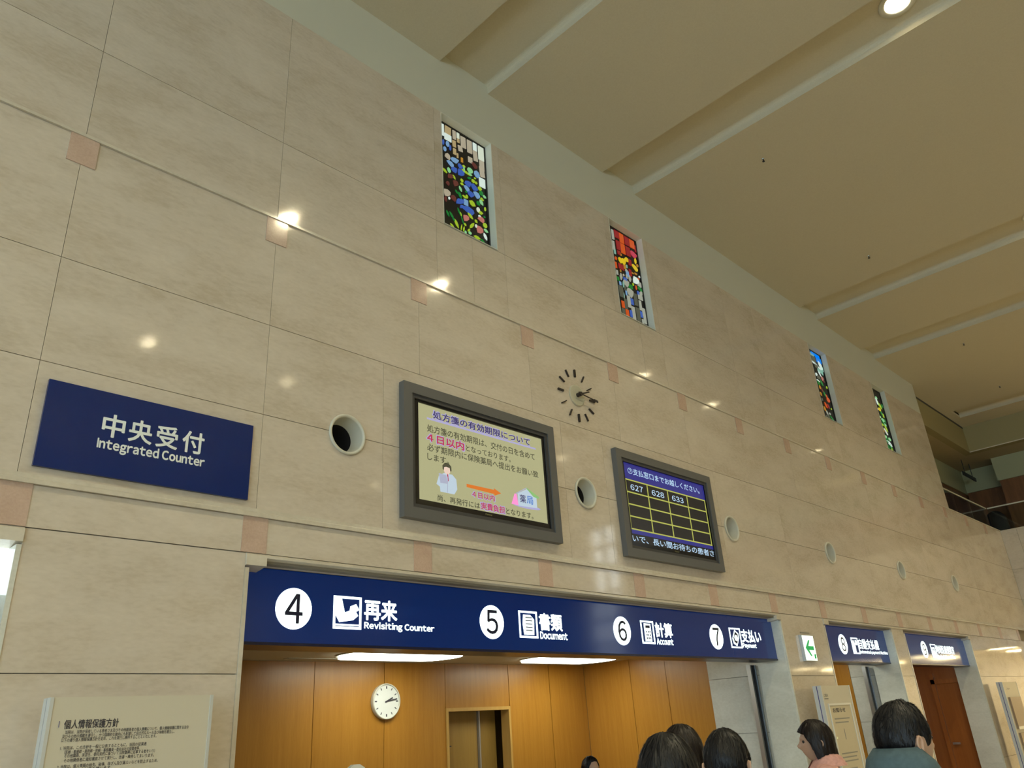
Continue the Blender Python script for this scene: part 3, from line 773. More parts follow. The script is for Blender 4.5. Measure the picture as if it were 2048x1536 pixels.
# ------------------------------------------------------------------ wall sign
t = thing('wall_sign', 'blue wall sign reading Integrated Counter with white Japanese characters', 'sign', (0.94, 0, 2.87))
p = part('panel', bbox(0.942, 2.020, -0.020, -0.001, 2.872, 3.314), M['blue'], t)
for body, a, b in (('中', 1.214, 1.320), ('央', 1.344, 1.459), ('受', 1.483, 1.594), ('付', 1.622, 1.738)):
    text('lettering', body, a, b, 3.079, 3.198, -0.0215, M['signwhite'], t, 0.02)
text('lettering', 'Integrated Counter', 1.203, 1.752, 2.999, 3.065, -0.0215, M['signwhite'], t, 0.036)

# ------------------------------------------------------------------ backlit counter signs
YS = 0.10
def picto(kind, x0, x1, z0, z1, parent):
    y0, y1 = YS-0.004, YS-0.0005
    W_, H_ = x1-x0, z1-z0
    P = lambda u, v: (x0+u*W_, z0+v*H_)
    g = part('pictogram', frame_xz(NB(), x0, x1, z0, z1, 0.014, y0, y1), M['litwhite'], parent)
    def add(pts, mt='litwhite', dy=0.0):
        part('pictogram_shape', prism_xz(NB(), [P(*q_) for q_ in pts], y0-dy, y1-dy), M[mt], g)
    if kind == 'card':
        add([(.06, .94), (.28, .94), (.40, .50), (.58, .57), (.60, .70), (.80, .78), (.92, .60), (.80, .54), (.88, .42), (.70, .28), (.22, .20), (.06, .45)])
        add([(.08, .10), (.92, .10), (.92, .15), (.08, .15)])
    elif kind == 'doc':
        add([(.25, .12), (.78, .12), (.82, .70), (.62, .86), (.25, .86), (.2, .5)])
        for v in (.26, .38, .50, .62, .74): add([(.34, v), (.70, v), (.70, v+.035), (.34, v+.035)], 'navyedge', .002)
    elif kind == 'calc':
        add([(.26, .10), (.76, .10), (.76, .88), (.26, .88)])
        add([(.34, .68), (.68, .68), (.68, .80), (.34, .80)], 'navyedge', .002)
        for i in range(3):
            for j in range(3):
                u, v = .36+.13*i, .20+.14*j
                add([(u, v), (u+.07, v), (u+.07, v+.08), (u, v+.08)], 'navyedge', .002)
    elif kind == 'cash':
        add([(.5, .90), (.20, .48), (.26, .22), (.52, .10), (.80, .50), (.78, .74)])
        add([(.5, .82), (.27, .50), (.32, .30), (.52, .20), (.72, .52), (.70, .68)], 'navyedge', .002)
        part('pictogram_shape', prism_xz(NB(), ring_pts(x0+.5*W_, z0+.5*H_, .15*W_, .15*H_, 14), y0-.004, y0-.002), M['litwhite'], g)
    elif kind == 'machine':
        add([(.10, .06), (.45, .06), (.48, .60), (.30, .86), (.10, .70)])
        add([(.55, .55), (.80, .55), (.80, .82), (.60, .86)])
    else:
        for u in (.3, .62):
            part('pictogram_shape', prism_xz(NB(), ring_pts(x0+u*W_, z0+.68*H_, .10*W_, .10*H_, 12), y0, y1), M['litwhite'], g)
            add([(u-.16, .10), (u+.16, .10), (u+.13, .54), (u-.13, .54)])

def lightbox(label, x0, x1, entries, panel='bluelit', bj=0.028, be=0.034):
    t = thing('counter_sign', label, 'sign', (x0, YS, 2.12), 'backlit blue counter signs')
    part('panel', bbox(x0, x1, YS, 0.335, 2.135, 2.532), M[panel], t)
    part('bottom_edge', bbox(x0, x1, YS-0.004, 0.335, 2.118, 2.134), M['navyedge'], t)
    for num, dx, dz, kind, px0, px1, jp, jx0, jx1, en, ex0, ex1 in entries:
        d = part('number_disc', prism_xz(NB(), ring_pts(dx, dz, 0.116, 0.115, 40), YS-0.004, YS-0.0005), M['litwhite'], t)
        text('numeral', num, dx-0.055, dx+0.055, dz-0.080, dz+0.080, YS-0.0055, M['navyedge'], d, 0.012)
        picto(kind, px0, px1, 2.223, 2.414, t)
        text('lettering', jp, jx0, jx1, 2.285, 2.405, YS-0.002, M['litwhite'], t, bj)
        text('lettering', en, ex0, ex1, 2.222, 2.272, YS-0.002, M['litwhite'], t, be)
    return t
lightbox('long backlit blue counter sign with numbers 4 to 7 over the wide opening', 2.069, 8.125, [
    ('4', 2.412, 2.322, 'card', 2.676, 2.876, '再来', 2.900, 3.146, 'Revisiting Counter', 2.900, 3.452),
    ('5', 3.982, 2.319, 'doc', 4.257, 4.453, '書類', 4.478, 4.732, 'Document', 4.478, 4.783),
    ('6', 5.487, 2.317, 'calc', 5.757, 5.945, '計算', 5.972, 6.228, 'Account', 5.972, 6.220),
    ('7', 6.970, 2.318, 'cash', 7.225, 7.436, '支払い', 7.452, 7.842, 'Payment', 7.452, 7.720)])
lightbox('short backlit blue sign with number 8 beside the green arrow sign', 9.220, 11.232, [
    ('8', 9.855, 2.327, 'machine', 10.115, 10.312, '自動支払機', 10.332, 10.955, 'Automated payment Machine', 10.30, 11.20)], bj=0.015, be=0.015)
lightbox('backlit blue sign with number 9 over the red brown doorway', 11.704, 14.53, [
    ('9', 12.640, 2.330, 'people', 12.922, 13.135, '地域医療連携室', 13.150, 13.955, 'Medical Liaison Office', 13.15, 13.925)], bj=0.012, be=0.015)
t = thing('white_sign', 'glowing white sign panel cut by the left edge of the photo', 'sign', (-1.5, YS, 2.27))
part('panel', bbox(-1.5, 0.960, YS, 0.30, 2.30, 2.530), M['litwhite2'], t)
part('frame', frame_xz(NB(), -1.503, 0.964, 2.294, 2.534, 0.004, YS-0.002, 0.30), M['steel'], t)

# green arrow exit sign
t = thing('exit_sign', 'small white exit sign with a green arrow pointing left', 'sign', (8.5, 0, 2.105))
part('case', bbox(8.500, 8.775, -0.035, -0.001, 2.105, 2.375), M['steel'], t)
p = part('panel', bbox(8.506, 8.769, -0.037, -0.0352, 2.111, 2.369), M['exitwhite'], t)
P = lambda u, v: (8.506+u*0.263, 2.111+v*0.258)
part('arrow', prism_xz(NB(), [P(.12, .5), (P(.48, .82)), P(.60, .82), P(.40, .58), P(.86, .58), P(.86, .42), P(.40, .42), P(.60, .18), P(.48, .18)], -0.039, -0.0372), M['green'], t)
part('runner_symbol', prism_xz(NB(), [P(.78, .08), P(.93, .08), P(.93, .24), P(.88, .28), P(.80, .24)], -0.039, -0.0372), M['green'], t)
tag(obj('wall_plate', bbox(8.555, 8.775, -0.004, -0.0005, 2.398, 2.410), M['grille']), 'thin metal slot plate just above the green arrow sign', 'plate')

# ------------------------------------------------------------------ wall displays
def display(label, x0, x1, z0, z1, sx0, sx1, sz0, sz1):
    t = thing('wall_display', label, 'display', (x0, 0, z0), 'wall displays')
    F = 0.075
    bm = frame_xz(NB(), x0, x1, z0, z1, F, -0.055, -0.001)
    bmesh.ops.remove_doubles(bm, verts=bm.verts, dist=1e-5)
    part('housing', bm, M['housing'], t)
    part('inner_frame', frame_xz(NB(), x0+F, x1-F, z0+F, z1-F, 0.028, -0.043, -0.001), M['housing_in'], t)
    bm = NB(); a, b, c, d_ = x0+F+0.028, x1-F-0.028, z0+F+0.028, z1-F-0.028
    box(bm, a, b, -0.030, -0.001, sz1, d_); box(bm, a, b, -0.030, -0.001, c, sz0)
    box(bm, a, sx0, -0.030, -0.001, sz0, sz1); box(bm, sx1, b, -0.030, -0.001, sz0, sz1)
    bz = part('bezel', bm, M['bezel'], t)
    mid = (sx0+sx1)/2
    text('logo', 'Pioneer', mid-0.035, mid+0.035, sz0-0.024, sz0-0.010, -0.0305, M['logo'], bz, 0.0)
    return t
SY = -0.0215
d1 = display('grey framed wall display with a pale notice about prescriptions', 3.092, 4.652, 2.922, 3.893, 3.238, 4.526, 3.066, 3.772)
s1 = part('screen', bbox(3.238, 4.526, SY+0.0005, -0.002, 3.066, 3.772), M['screen1'], d1)
def st(body, x0, x1, z0, z1, mt, bold=0.0, halo=None, hb=0.05, par=None):
    if halo: text('text_glow', body, x0-0.006, x1+0.006, z0-0.006, z1+0.006, SY-0.0002, M[halo], par or s1, hb)
    text('screen_text', body, x0, x1, z0, z1, SY-0.0012, M[mt], par or s1, bold)
part('underline_bar', bbox(3.322, 4.450, SY-0.0006, SY, 3.664, 3.678), M['s_lilac'], s1)
st('処方箋の有効期限について', 3.379, 4.386, 3.684, 3.742, 's_navy', 0.02, 's_lilac', 0.042)
st('処方箋の有効期限は、交付の日を含めて', 3.322, 4.430, 3.570, 3.626, 's_dark', 0.012)
st('４日以内', 3.322, 3.668, 3.497, 3.560, 's_red', 0.026, 's_lilac', 0.045)
st('となっております。', 3.688, 4.150, 3.500, 3.546, 's_dark', 0.012)
st('必ず期限内に保険薬局へ提出をお願い致', 3.320, 4.456, 3.428, 3.482, 's_dark', 0.012)
st('します。', 3.320, 3.516, 3.362, 3.410, 's_dark', 0.012)
st('４日以内', 3.732, 3.955, 3.160, 3.204, 's_red', 0.016, 's_lilac', 0.034)
st('尚、再発行には', 3.405, 3.800, 3.080, 3.126, 's_dark', 0.012)
st('実費負担', 3.812, 4.056, 3.082, 3.134, 's_red', 0.016, 's_lilac', 0.034)
st('となります。', 4.068, 4.362, 3.082, 3.128, 's_dark', 0.012)
part('arrow_picture', prism_xz(NB(), [(3.680, 3.224), (3.955, 3.216), (3.955, 3.204), (4.026, 3.232), (3.955, 3.260), (3.955, 3.248), (3.680, 3.248)], SY-0.001, SY), M['s_orange'], s1)
def pic(name, pts, mt, k=1):
    part(name, prism_xz(NB(), pts, SY-0.0008*k, SY), M[mt], s1)
# figure in a white coat
pic('coat_picture', [(3.432, 3.150), (3.560, 3.150), (3.588, 3.190), (3.582, 3.262), (3.545, 3.292), (3.505, 3.290), (3.470, 3.292), (3.420, 3.262), (3.398, 3.200), (3.428, 3.185)], 's_white', 1)
pic('coat_fold_picture', [(3.492, 3.152), (3.498, 3.152), (3.505, 3.270), (3.499, 3.270)], 's_grey', 2)
pic('face_picture', ring_pts(3.497, 3.320, 0.030, 0.036, 16), 's_skin', 2)
pic('hair_picture', [(3.458, 3.318), (3.456, 3.345), (3.478, 3.368), (3.510, 3.370), (3.536, 3.350), (3.538, 3.316), (3.526, 3.312), (3.522, 3.336), (3.490, 3.340), (3.470, 3.334), (3.466, 3.312)], 's_dark', 3)
pic('clipboard_picture', [(3.420, 3.282), (3.488, 3.276), (3.498, 3.216), (3.432, 3.212)], 's_grey', 3)
pic('tie_picture', [(3.496, 3.290), (3.506, 3.290), (3.510, 3.240), (3.500, 3.232)], 's_red', 2)
# little pharmacy building
pic('ground_picture', ring_pts(4.30, 3.172, 0.155, 0.016, 20), 's_lilac', 1)
pic('house_wall_picture', [(4.205, 3.166), (4.415, 3.176), (4.415, 3.262), (4.310, 3.312), (4.205, 3.262)], 's_white', 2)
pic('roof_picture', [(4.306, 3.324), (4.446, 3.268), (4.436, 3.254), (4.380, 3.262), (4.312, 3.312)], 's_green', 3)
pic('roof_edge_picture', [(4.186, 3.262), (4.306, 3.324), (4.306, 3.316), (4.192, 3.256)], 's_grey', 3)
pic('banner_picture', [(4.132, 3.170), (4.172, 3.256), (4.192, 3.256), (4.206, 3.168)], 's_pink', 3)
text('screen_text', '薬', 4.224, 4.290, 3.196, 3.258, SY-0.0036, M['s_navy'], s1, 0.01)
text('screen_text', '局', 4.300, 4.370, 3.196, 3.258, SY-0.0036, M['s_sky'], s1, 0.01)

d2 = display('grey framed wall display with a yellow grid of called numbers', 5.490, 7.078, 2.915, 3.893, 5.622, 6.976, 3.056, 3.810)
s2 = part('screen', bbox(5.622, 6.976, SY+0.0005, -0.002, 3.056, 3.810), M['screen_black'], d2)
part('header_band', bbox(5.622, 6.976, SY-0.0005, SY, 3.632, 3.810), M['screen_blue'], s2)
part('footer_band', bbox(5.622, 6.976, SY-0.0005, SY, 3.132, 3.168), M['screen_blue'], s2)
text('screen_text', '⑦支払窓口までお越しください。', 5.684, 6.885, 3.690, 3.752, SY-0.001, M['s_cyan'], s2, 0.012)
bm = NB()
for z in (3.630, 3.513, 3.400, 3.289, 3.174): box(bm, 5.626, 6.966, SY-0.0010, SY, z-0.006, z+0.006)
for x in (5.630, 5.962, 6.294, 6.630, 6.958): box(bm, x-0.007, x+0.007, SY-0.0012, SY, 3.174, 3.630)
part('yellow_grid', bm, M['s_yellow'], s2)
for b_, a, c in (('627', 5.693, 5.892), ('628', 6.022, 6.232), ('633', 6.355, 6.562)):
    for i_, dg_ in enumerate(b_):
        w_ = (c-a)/3.0
        text('screen_digit', dg_, a+i_*w_+0.005, a+(i_+1)*w_-0.007, 3.540, 3.592, SY-0.001, M['s_cyan'], s2, 0.012)
text('screen_text', 'いで、長い間お待ちの患者さ', 5.630, 6.972, 3.060, 3.122, SY-0.001, M['s_cyan'], s2, 0.010)

# ------------------------------------------------------------------ clock of loose marks on the stone
CX, CZ = 5.072, 4.308
t = thing('wall_clock', 'wall clock of bare dark hour marks around a beige disc', 'clock', (CX, 0, CZ))
for h in range(12):
    a = math.pi/2-h*math.pi/6
    big = h % 3 == 0
    bm = bar_xz(NB(), CX+0.180*math.cos(a), CZ+0.180*math.sin(a), CX+0.252*math.cos(a), CZ+0.252*math.sin(a), 0.017 if big else 0.0095, -0.016, -0.0005)
    part('hour_mark', bm, M['clockmark'], t)
bm = NB(); r = lathe_y(bm, [(0.100, -0.0005), (0.100, -0.012), (0.094, -0.016)], CX, CZ, 48); bm.faces.new(r[-1])
part('disc', bm, M['clockdisc'], t)
bm = NB(); r = lathe_y(bm, [(0.020, -0.015), (0.020, -0.062)], CX, CZ, 20); bm.faces.new(r[-1])
part('spindle', bm, M['clockmark'], t)
def hand(name, ang, tail, ln, w, y, tip=0):
    a = math.radians(90-ang); c, s = math.cos(a), math.sin(a)
    bm = bar_xz(NB(), CX-tail*c, CZ-tail*s, CX+ln*c, CZ+ln*s, w, y-0.004, y)
    if tip: bar_xz(bm, CX+(ln-tip)*c, CZ+(ln-tip)*s, CX+ln*c, CZ+ln*s, w*2.1, y-0.005, y+0.001)
    bar_xz(bm, CX-tail*c, CZ-tail*s, CX, CZ, w*2.2, y-0.005, y+0.001)
    part(name, bm, M['clockmark'], t)
hand('hour_hand', 68, 0.025, 0.140, 0.013, -0.050)
hand('minute_hand', 95, 0.030, 0.235, 0.010, -0.056, 0.05)

# round clock in the counter room
RCX, RCZ = 5.118, 1.962
t = thing('round_clock', 'round white wall clock on the orange wood panelling', 'clock', (RCX, RY, RCZ))
bm = NB(); lathe_y(bm, [(0.168, RY-0.001), (0.170, RY-0.03), (0.166, RY-0.045), (0.156, RY-0.045), (0.154, RY-0.036)], RCX, RCZ, 48)
part('case', bm, M['nozzle'], t, True)
bm = NB(); r = lathe_y(bm, [(0.158, RY-0.030), (0.157, RY-0.034)], RCX, RCZ, 48); bm.faces.new(r[-1])
part('face', bm, M['paperwhite'], t)
for h in range(12):
    a = math.pi/2-h*math.pi/6
    part('hour_mark', bar_xz(NB(), RCX+0.118*math.cos(a), RCZ+0.118*math.sin(a), RCX+0.142*math.cos(a), RCZ+0.142*math.sin(a), 0.012 if h % 3 == 0 else 0.008, RY-0.0365, RY-0.0345), M['ink'], t)
for nm, ang, ln, w, y in (('hour_hand', 66, 0.082, 0.013, 0.039), ('minute_hand', 80, 0.128, 0.010, 0.042)):
    a = math.radians(90-ang)
    part(nm, bar_xz(NB(), RCX-0.02*math.cos(a), RCZ-0.02*math.sin(a), RCX+ln*math.cos(a), RCZ+ln*math.sin(a), w, RY-y-0.002, RY-y), M['ink'], t)

# ------------------------------------------------------------------ ceiling lights and vent of the counter room
def stadium(cx, cy, L_, W_, n=10):
    pts = []
    for i in range(n+1):
        a = -math.pi/2+math.pi*i/n; pts.append((cx+L_/2-W_*0.30+0.30*W_*math.cos(a)*1.0, cy+W_/2*math.sin(a)))
    for i in range(n+1):
        a = math.pi/2+math.pi*i/n; pts.append((cx-L_/2+W_*0.30+0.30*W_*math.cos(a), cy+W_/2*math.sin(a)))
    return pts
for cx, cy, lab in ((4.80, 2.17, 'long glowing ceiling light of the counter room, left one under the sign'),
                    (7.19, 2.16, 'long glowing ceiling light of the counter room, right one under the sign')):
    t = thing('ceiling_light', lab, 'ceiling light', (cx, cy, RZ), 'counter room ceiling lights')
    part('tray', prism_xy(NB(), stadium(cx, cy, 1.29, 0.62), RZ-0.012, RZ-0.001), M['nozzle'], t)
    part('diffuser', prism_xy(NB(), stadium(cx, cy, 1.25, 0.58), RZ-0.030, RZ-0.0125), M['tube'], t)
t = thing('ceiling_slot', 'thin slot vent on the counter room ceiling above the round clock', 'air vent', (4.5, 2.66, RZ))
part('slot_frame', bbox(3.86, 5.15, 2.60, 2.70, RZ-0.006, RZ-0.001), M['nozzle'], t)
part('slot', bbox(3.88, 5.13, 2.63, 2.67, RZ-0.007, RZ-0.0062), M['grille'], t)
for x, y, lab in ((2.79, 1.22, 'tiny sprinkler on the counter room ceiling at the left end of the long sign'), (5.55, 1.32, 'tiny sprinkler on the counter room ceiling between its two lights')):
    t = thing('sprinkler_head', lab, 'sprinkler', (x, y, RZ), 'counter room sprinklers')
    for ch in sp0.children:
        c = ch.copy(); COL.objects.link(c); c.parent = t

# upright guide rails at the right jambs
for xr, yr, zt, lab in ((8.12, 0.40, 2.10, 'dark upright guide rail at the right end of the wide counter opening'),
                        (11.21, 0.42, 2.115, 'dark upright guide rail under the number 8 sign')):
    t = thing('guide_rail', lab, 'rail', (xr, yr, 0))
    part('channel', bbox(xr-0.035, xr+0.045, yr, yr+0.035, 0, zt), M['dkrail'], t)
    part('edge_strip', bbox(xr-0.062, xr-0.036, yr-0.006, yr+0.04, 0, zt), M['steel'], t)
    part('edge_strip', bbox(xr+0.046, xr+0.066, yr-0.006, yr+0.04, 0, zt), M['steel'], t)

# ------------------------------------------------------------------ notice stands
def stand(label, x0, x1, top, yf, low=0.55):
    t = thing('notice_stand', label, 'notice board', (x0, yf, 0), 'notice stands')
    part('board', bbox(x0+0.006, x1-0.006, yf, yf+0.03, low, top), M['board'], t)
    for x, s in ((x0, -1), (x1, 1)):
        part('side_rail', bbox(x-0.007, x+0.007, yf-0.004, yf+0.036, 0.03, top), M['rail'], t)
        part('side_groove', bbox(x-0.003, x+0.003, yf+0.036, yf+0.046, 0.03, top-0.004), M['inkblue'], t)
        part('rear_rail', bbox(x-0.006, x+0.006, yf+0.046, yf+0.085, 0.03, top), M['rail'], t)
        part('foot', bbox(x-0.03, x+0.03, yf-0.16, yf+0.20, 0.0, 0.03), M['steel'], t)
    return t
YF = -0.25
b1 = stand('notice stand with the printed privacy policy, beside the left edge', 1.122, 1.802, 1.846, YF)
Z7 = lambda x, y: on_y(80+x*420/2048, 1380+y*420/2048, YF)
def btext(body, lb, rt, mt='ink', bold=0.006):
    a, b = Z7(*lb), Z7(*rt)
    zm, hh = (a.z+b.z)/2, (0.017 if mt == 'title' else 0.0072)
    mt = 'ink'
    text('printed_text', body, a.x, b.x, zm-hh, zm+hh, YF-0.0012, M[mt], b1, bold, 0.001)
btext('個人情報保護方針', (230, 366), (770, 290), 'title', 0.018)
a, b = Z7(178, 366), Z7(192, 303); part('title_bar', bbox(a.x, b.x, YF-0.002, YF, a.z, b.z), M['inkblue'], b1)
btext('当院は、当院が保有している患者さま及びその他関係者の個人情報について、個人情報保護に関する法令', (245, 418), (1450, 355))
btext('及びその他の規範を遵守し、かつ国際的な動向にも配慮して自主的なルール及び体制を確立し、', (215, 456), (1312, 402))
btext('以下の通り個人情報保護方針を定め、これを実行し維持することといたします。', (205, 495), (1135, 444))
btext('1. 当院は、この方針を一般に公表するとともに、当院の従業者', (195, 578), (1040, 514))
btext('（医師・看護師・薬剤師・技師・事務職員・委託会社の従業者等、', (235, 612), (975, 562))
btext('その他職員、実習生、委託契約に基づいて当院業務に従事する者をいう）', (235, 648), (1120, 588))
btext('その他関係者に周知徹底させて実行し、改善・維持してまいります。', (230, 694), (1112, 628))
btext('2. 当院は、個人情報の紛失、破壊、改ざん及び漏えいなどを防止するため、', (165, 757), (1150, 680))
btext('適切な安全対策を講じます。', (240, 800), (700, 742))

b2 = stand('notice stand with a framed sheet, behind the person in pink', 8.235, 8.925, 1.843, YF)
sh = part('inset_frame', frame_xz(NB(), 8.32, 8.86, 0.75, 1.672, 0.02, YF-0.008, YF-0.0005), M['rail'], b2)
ps = part('printed_sheet', bbox(8.342, 8.838, YF-0.003, YF-0.0005, 0.772, 1.65), M['board2'], b2)
text('printed_text', 'お知らせ', 8.40, 8.70, 1.585, 1.63, YF-0.0042, M['ink'], ps, 0.02)
for z, xr in ((1.52, 8.76), (1.485, 8.72), (1.20, 8.78), (1.165, 8.74), (1.13, 8.76), (1.06, 8.70), (1.02, 8.76)):
    part('printed_line', bbox(8.40, xr, YF-0.0040, YF-0.003, z, z+0.012), M['grille'], ps)
part('printed_line', bbox(8.565, 8.580, YF-0.0040, YF-0.003, 1.33, 1.43), M['grille'], ps)
part('printed_line', bbox(8.50, 8.78, YF-0.0040, YF-0.003, 0.92, 0.955), M['inkblue'], ps)
text('printed_text', 'ご案内', 8.27, 8.36, 1.735, 1.765, YF-0.0015, M['ink'], b2, 0.0)
part('printed_line', bbox(8.27, 8.36, YF-0.0015, YF, 1.715, 1.721), M['ink'], b2)
b3 = stand('notice stand with dark pocket holders at the right edge of the photo', 14.66, 15.46, 1.855, YF)
M['pocket'] = mat('pocket_brown', (0.30, 0.21, 0.13), 0.4)
for z0, z1 in ((1.18, 1.63), (0.66, 1.12)):
    h = part('pocket', bbox(14.76, 15.36, YF-0.03, YF-0.0005, z0, z1), M['pocket'], b3)
    part('pocket_rim', bbox(14.75, 15.37, YF-0.034, YF-0.031, z0-0.012, z0+0.03), M['rail'], h)
text('printed_text', 'ご案内', 14.80, 14.98, 1.742, 1.764, YF-0.0015, M['ink'], b3, 0.0)

# payment machine sign and head of the machine inside the second opening
t = thing('payment_machine', 'payment machine with a small blue sign inside the number 8 opening', 'machine', (10.1, 0.9, 0))
part('body', bbox(10.02, 10.72, 0.95, 1.29, 0, 1.15), M['paperwhite'], t)
part('blue_sign', bbox(10.30, 10.60, 0.93, 0.949, 1.17, 1.35), M['blue'], t)
part('sign_mark', frame_xz(NB(), 10.39, 10.51, 1.22, 1.30, 0.02, 0.926, 0.9295), M['signwhite'], t)
part('red_tag', bbox(10.52, 10.60, 0.93, 0.948, 1.08, 1.165), M['r_tag'] if 'r_tag' in M else M.setdefault('r_tag', mat('red_tag', (0.45, 0.05, 0.06), 0.5)), t)
part('screen', bbox(10.10, 10.26, 0.94, 0.949, 0.95, 1.10), M['bezel'], t)

# red brown door set in the side wall behind the number 9 opening
bm = NB(); y0, y1, xd = 0.345, 0.78, 14.66
box(bm, xd-0.045, xd-0.001, y1-0.06, y1, 0, 2.06); box(bm, xd-0.045, xd-0.001, y0, y1, 1.90, 1.97)
d = struct(obj('door_2', bm, M['woodred']))
obj('door_leaf', bbox(xd-0.018, xd-0.002, y0, y1-0.062, 0, 1.898), M['woodred'], d)
obj('handle', bbox(xd-0.06, xd-0.019, y1-0.20, y1-0.10, 1.0, 1.03), M['steel'], d)

# ------------------------------------------------------------------ gallery fittings
t = thing('glass_balustrade', 'glass balustrade with a thin rail on the upper gallery', 'balustrade', (XG, 0.16, 4.82))
for a, b in ((XG+0.02, 16.70), (16.71, 17.70), (17.71, 18.80)):
    part('glass_panel', bbox(a, b, 0.15, 0.160, 4.823, 5.32), M['glass'], t)
part('handrail', bbox(XG+0.02, 18.84, 0.142, 0.170, 5.32, 5.345), M['nozzle'], t)
for x in (17.70, 18.12): part('post', bbox(x-0.012, x+0.012, 0.161, 0.19, 4.823, 5.32), M['nozzle'], t)
for a, b in ((0.13, -1.2), (-1.21, -2.5), (-2.51, -3.8)):
    part('glass_panel', bbox(18.86, 18.87, b, a, 4.823, 5.32), M['glass'], t)
part('handrail', bbox(18.85, 18.88, -3.8, 0.13, 5.32, 5.345), M['nozzle'], t)
t = thing('hanging_sign', 'dark sign hanging from the gallery ceiling', 'sign', (19.9, 0.5, 6.68))
part('panel', bbox(19.40, 20.35, 0.49, 0.51, 6.28, 6.37), M['dkrail'], t)
for x in (19.6, 20.15): part('hanger', bbox(x-0.008, x+0.008, 0.494, 0.506, 6.37, 6.679), M['dkrail'], t)
t = thing('gallery_chair', 'dark rounded chair behind the gallery glass', 'chair', (19.95, 0.28, 4.3))
M['darkcloth'] = mat('dark_upholstery', (0.012, 0.014, 0.022), 0.8)
bm = prism_yz(NB(), [(0.06, 4.78), (0.50, 4.78)] + ring_pts(0.28, 5.24, 0.22, 0.24, 14, 0, -0.2, math.pi+0.2, False), 20.0, 20.07)
bmesh.ops.bevel(bm, geom=[e_ for e_ in bm.edges], offset=0.015, segments=2, affect='EDGES')
part('backrest', bm, M['darkcloth'], t, True)
bm = bbox(19.55, 20.02, 0.06, 0.50, 4.70, 4.78); bmesh.ops.bevel(bm, geom=[e_ for e_ in bm.edges], offset=0.02, segments=2, affect='EDGES')
part('seat', bm, M['darkcloth'], t, True)
for x in (19.6, 19.98):
    for y in (0.10, 0.46): part('leg', bbox(x-0.015, x+0.015, y-0.015, y+0.015, 4.3, 4.70), M['steel'], t)

# warm lamps in the passage beyond the end wall
pl0 = None
for i, (x, y) in enumerate([(x, y) for x in (19.8, 21.6) for y in (-0.9, -2.4, -3.9, -5.4)]):
    t = thing('passage_lamp', 'warm passage ceiling lamp beyond the right end wall, out of view', 'ceiling light', (x, y, 2.62), 'passage lamps')
    if pl0 is None:
        pl0 = t
        obj('trim_ring', lathe_z(NB(), [(0.34, 0), (0.34, -0.01), (0.30, -0.012)], 0, 0, 20), M['nozzle'], t)
        bm = lathe_z(NB(), [(0.30, -0.012), (0.18, -0.022), (0.001, -0.026)], 0, 0, 20); obj('lens', bm, M['lampwarm'], t)
    else:
        for ch in pl0.children:
            c = ch.copy(); COL.objects.link(c); c.parent = t

# service desk in the wide opening (below the picture) with a paper holder on it
t = thing('service_desk', 'long service desk across the wide counter opening', 'desk', (2.1, 0.0, 0))
part('front_panel', bbox(2.10, 8.10, 0.03, 0.33, 0, 0.98), M['wood'], t)
part('desk_top', bbox(2.08, 8.12, -0.02, 0.36, 0.98, 1.02), M['white_stone'], t)
t = thing('paper_holder', 'pale paper holder on the desk, just its top showing under the round clock', 'holder', (2.97, 0.25, 1.02))
part('base', bbox(2.88, 3.04, 0.19, 0.31, 1.02, 1.035), M['rail'], t)
part('paper_stack', prism_xz(NB(), [(2.90, 1.035), (3.02, 1.035), (3.02, 1.465), (2.985, 1.485), (2.94, 1.485), (2.90, 1.46)], 0.24, 0.27), M['paperwhite'], t)
# unseen lights added to brighten the rooms behind the second and third openings
for cx, cy, z, L_, lab in ((10.3, 0.80, 2.40, 1.0, 'added ceiling light over the payment machine, not seen'), (13.0, 0.72, 2.42, 0.9, 'added ceiling light above the red brown office door, not seen')):
    t = thing('ceiling_light', lab, 'ceiling light', (cx, cy, z))
    part('tray', prism_xy(NB(), stadium(cx, cy, L_+0.04, 0.34), z-0.012, z-0.001), M['nozzle'], t)
    part('diffuser', prism_xy(NB(), stadium(cx, cy, L_, 0.30), z-0.030, z-0.0125), M['tube' if cx < 11 else 'tubedim'], t)

# ------------------------------------------------------------------ people
def skin_mesh(joints, bones, levels=1, root=0):
    """surface grown round a skeleton: joints = [(co, (rx, ry))]"""
    me = bpy.data.meshes.new('limbs')
    me.from_pydata([j[0] for j in joints], bones, [])
    ob = bpy.data.objects.new('limbs', me); COL.objects.link(ob)
    md = ob.modifiers.new('skin', 'SKIN'); md.use_smooth_shade = True
    for i, v in enumerate(me.skin_vertices[0].data):
        v.radius = joints[i][1]; v.use_root = (i == root)
    sb = ob.modifiers.new('sub', 'SUBSURF'); sb.levels = levels; sb.render_levels = levels
    dg = bpy.context.evaluated_depsgraph_get()
    out = bpy.data.meshes.new_from_object(ob.evaluated_get(dg))
    bpy.data.objects.remove(ob); bpy.data.meshes.remove(me)
    return out

def sst(a, b, x):
    t = max(0.0, min(1.0, (x-a)/(b-a))); return t*t*(3-2*t)

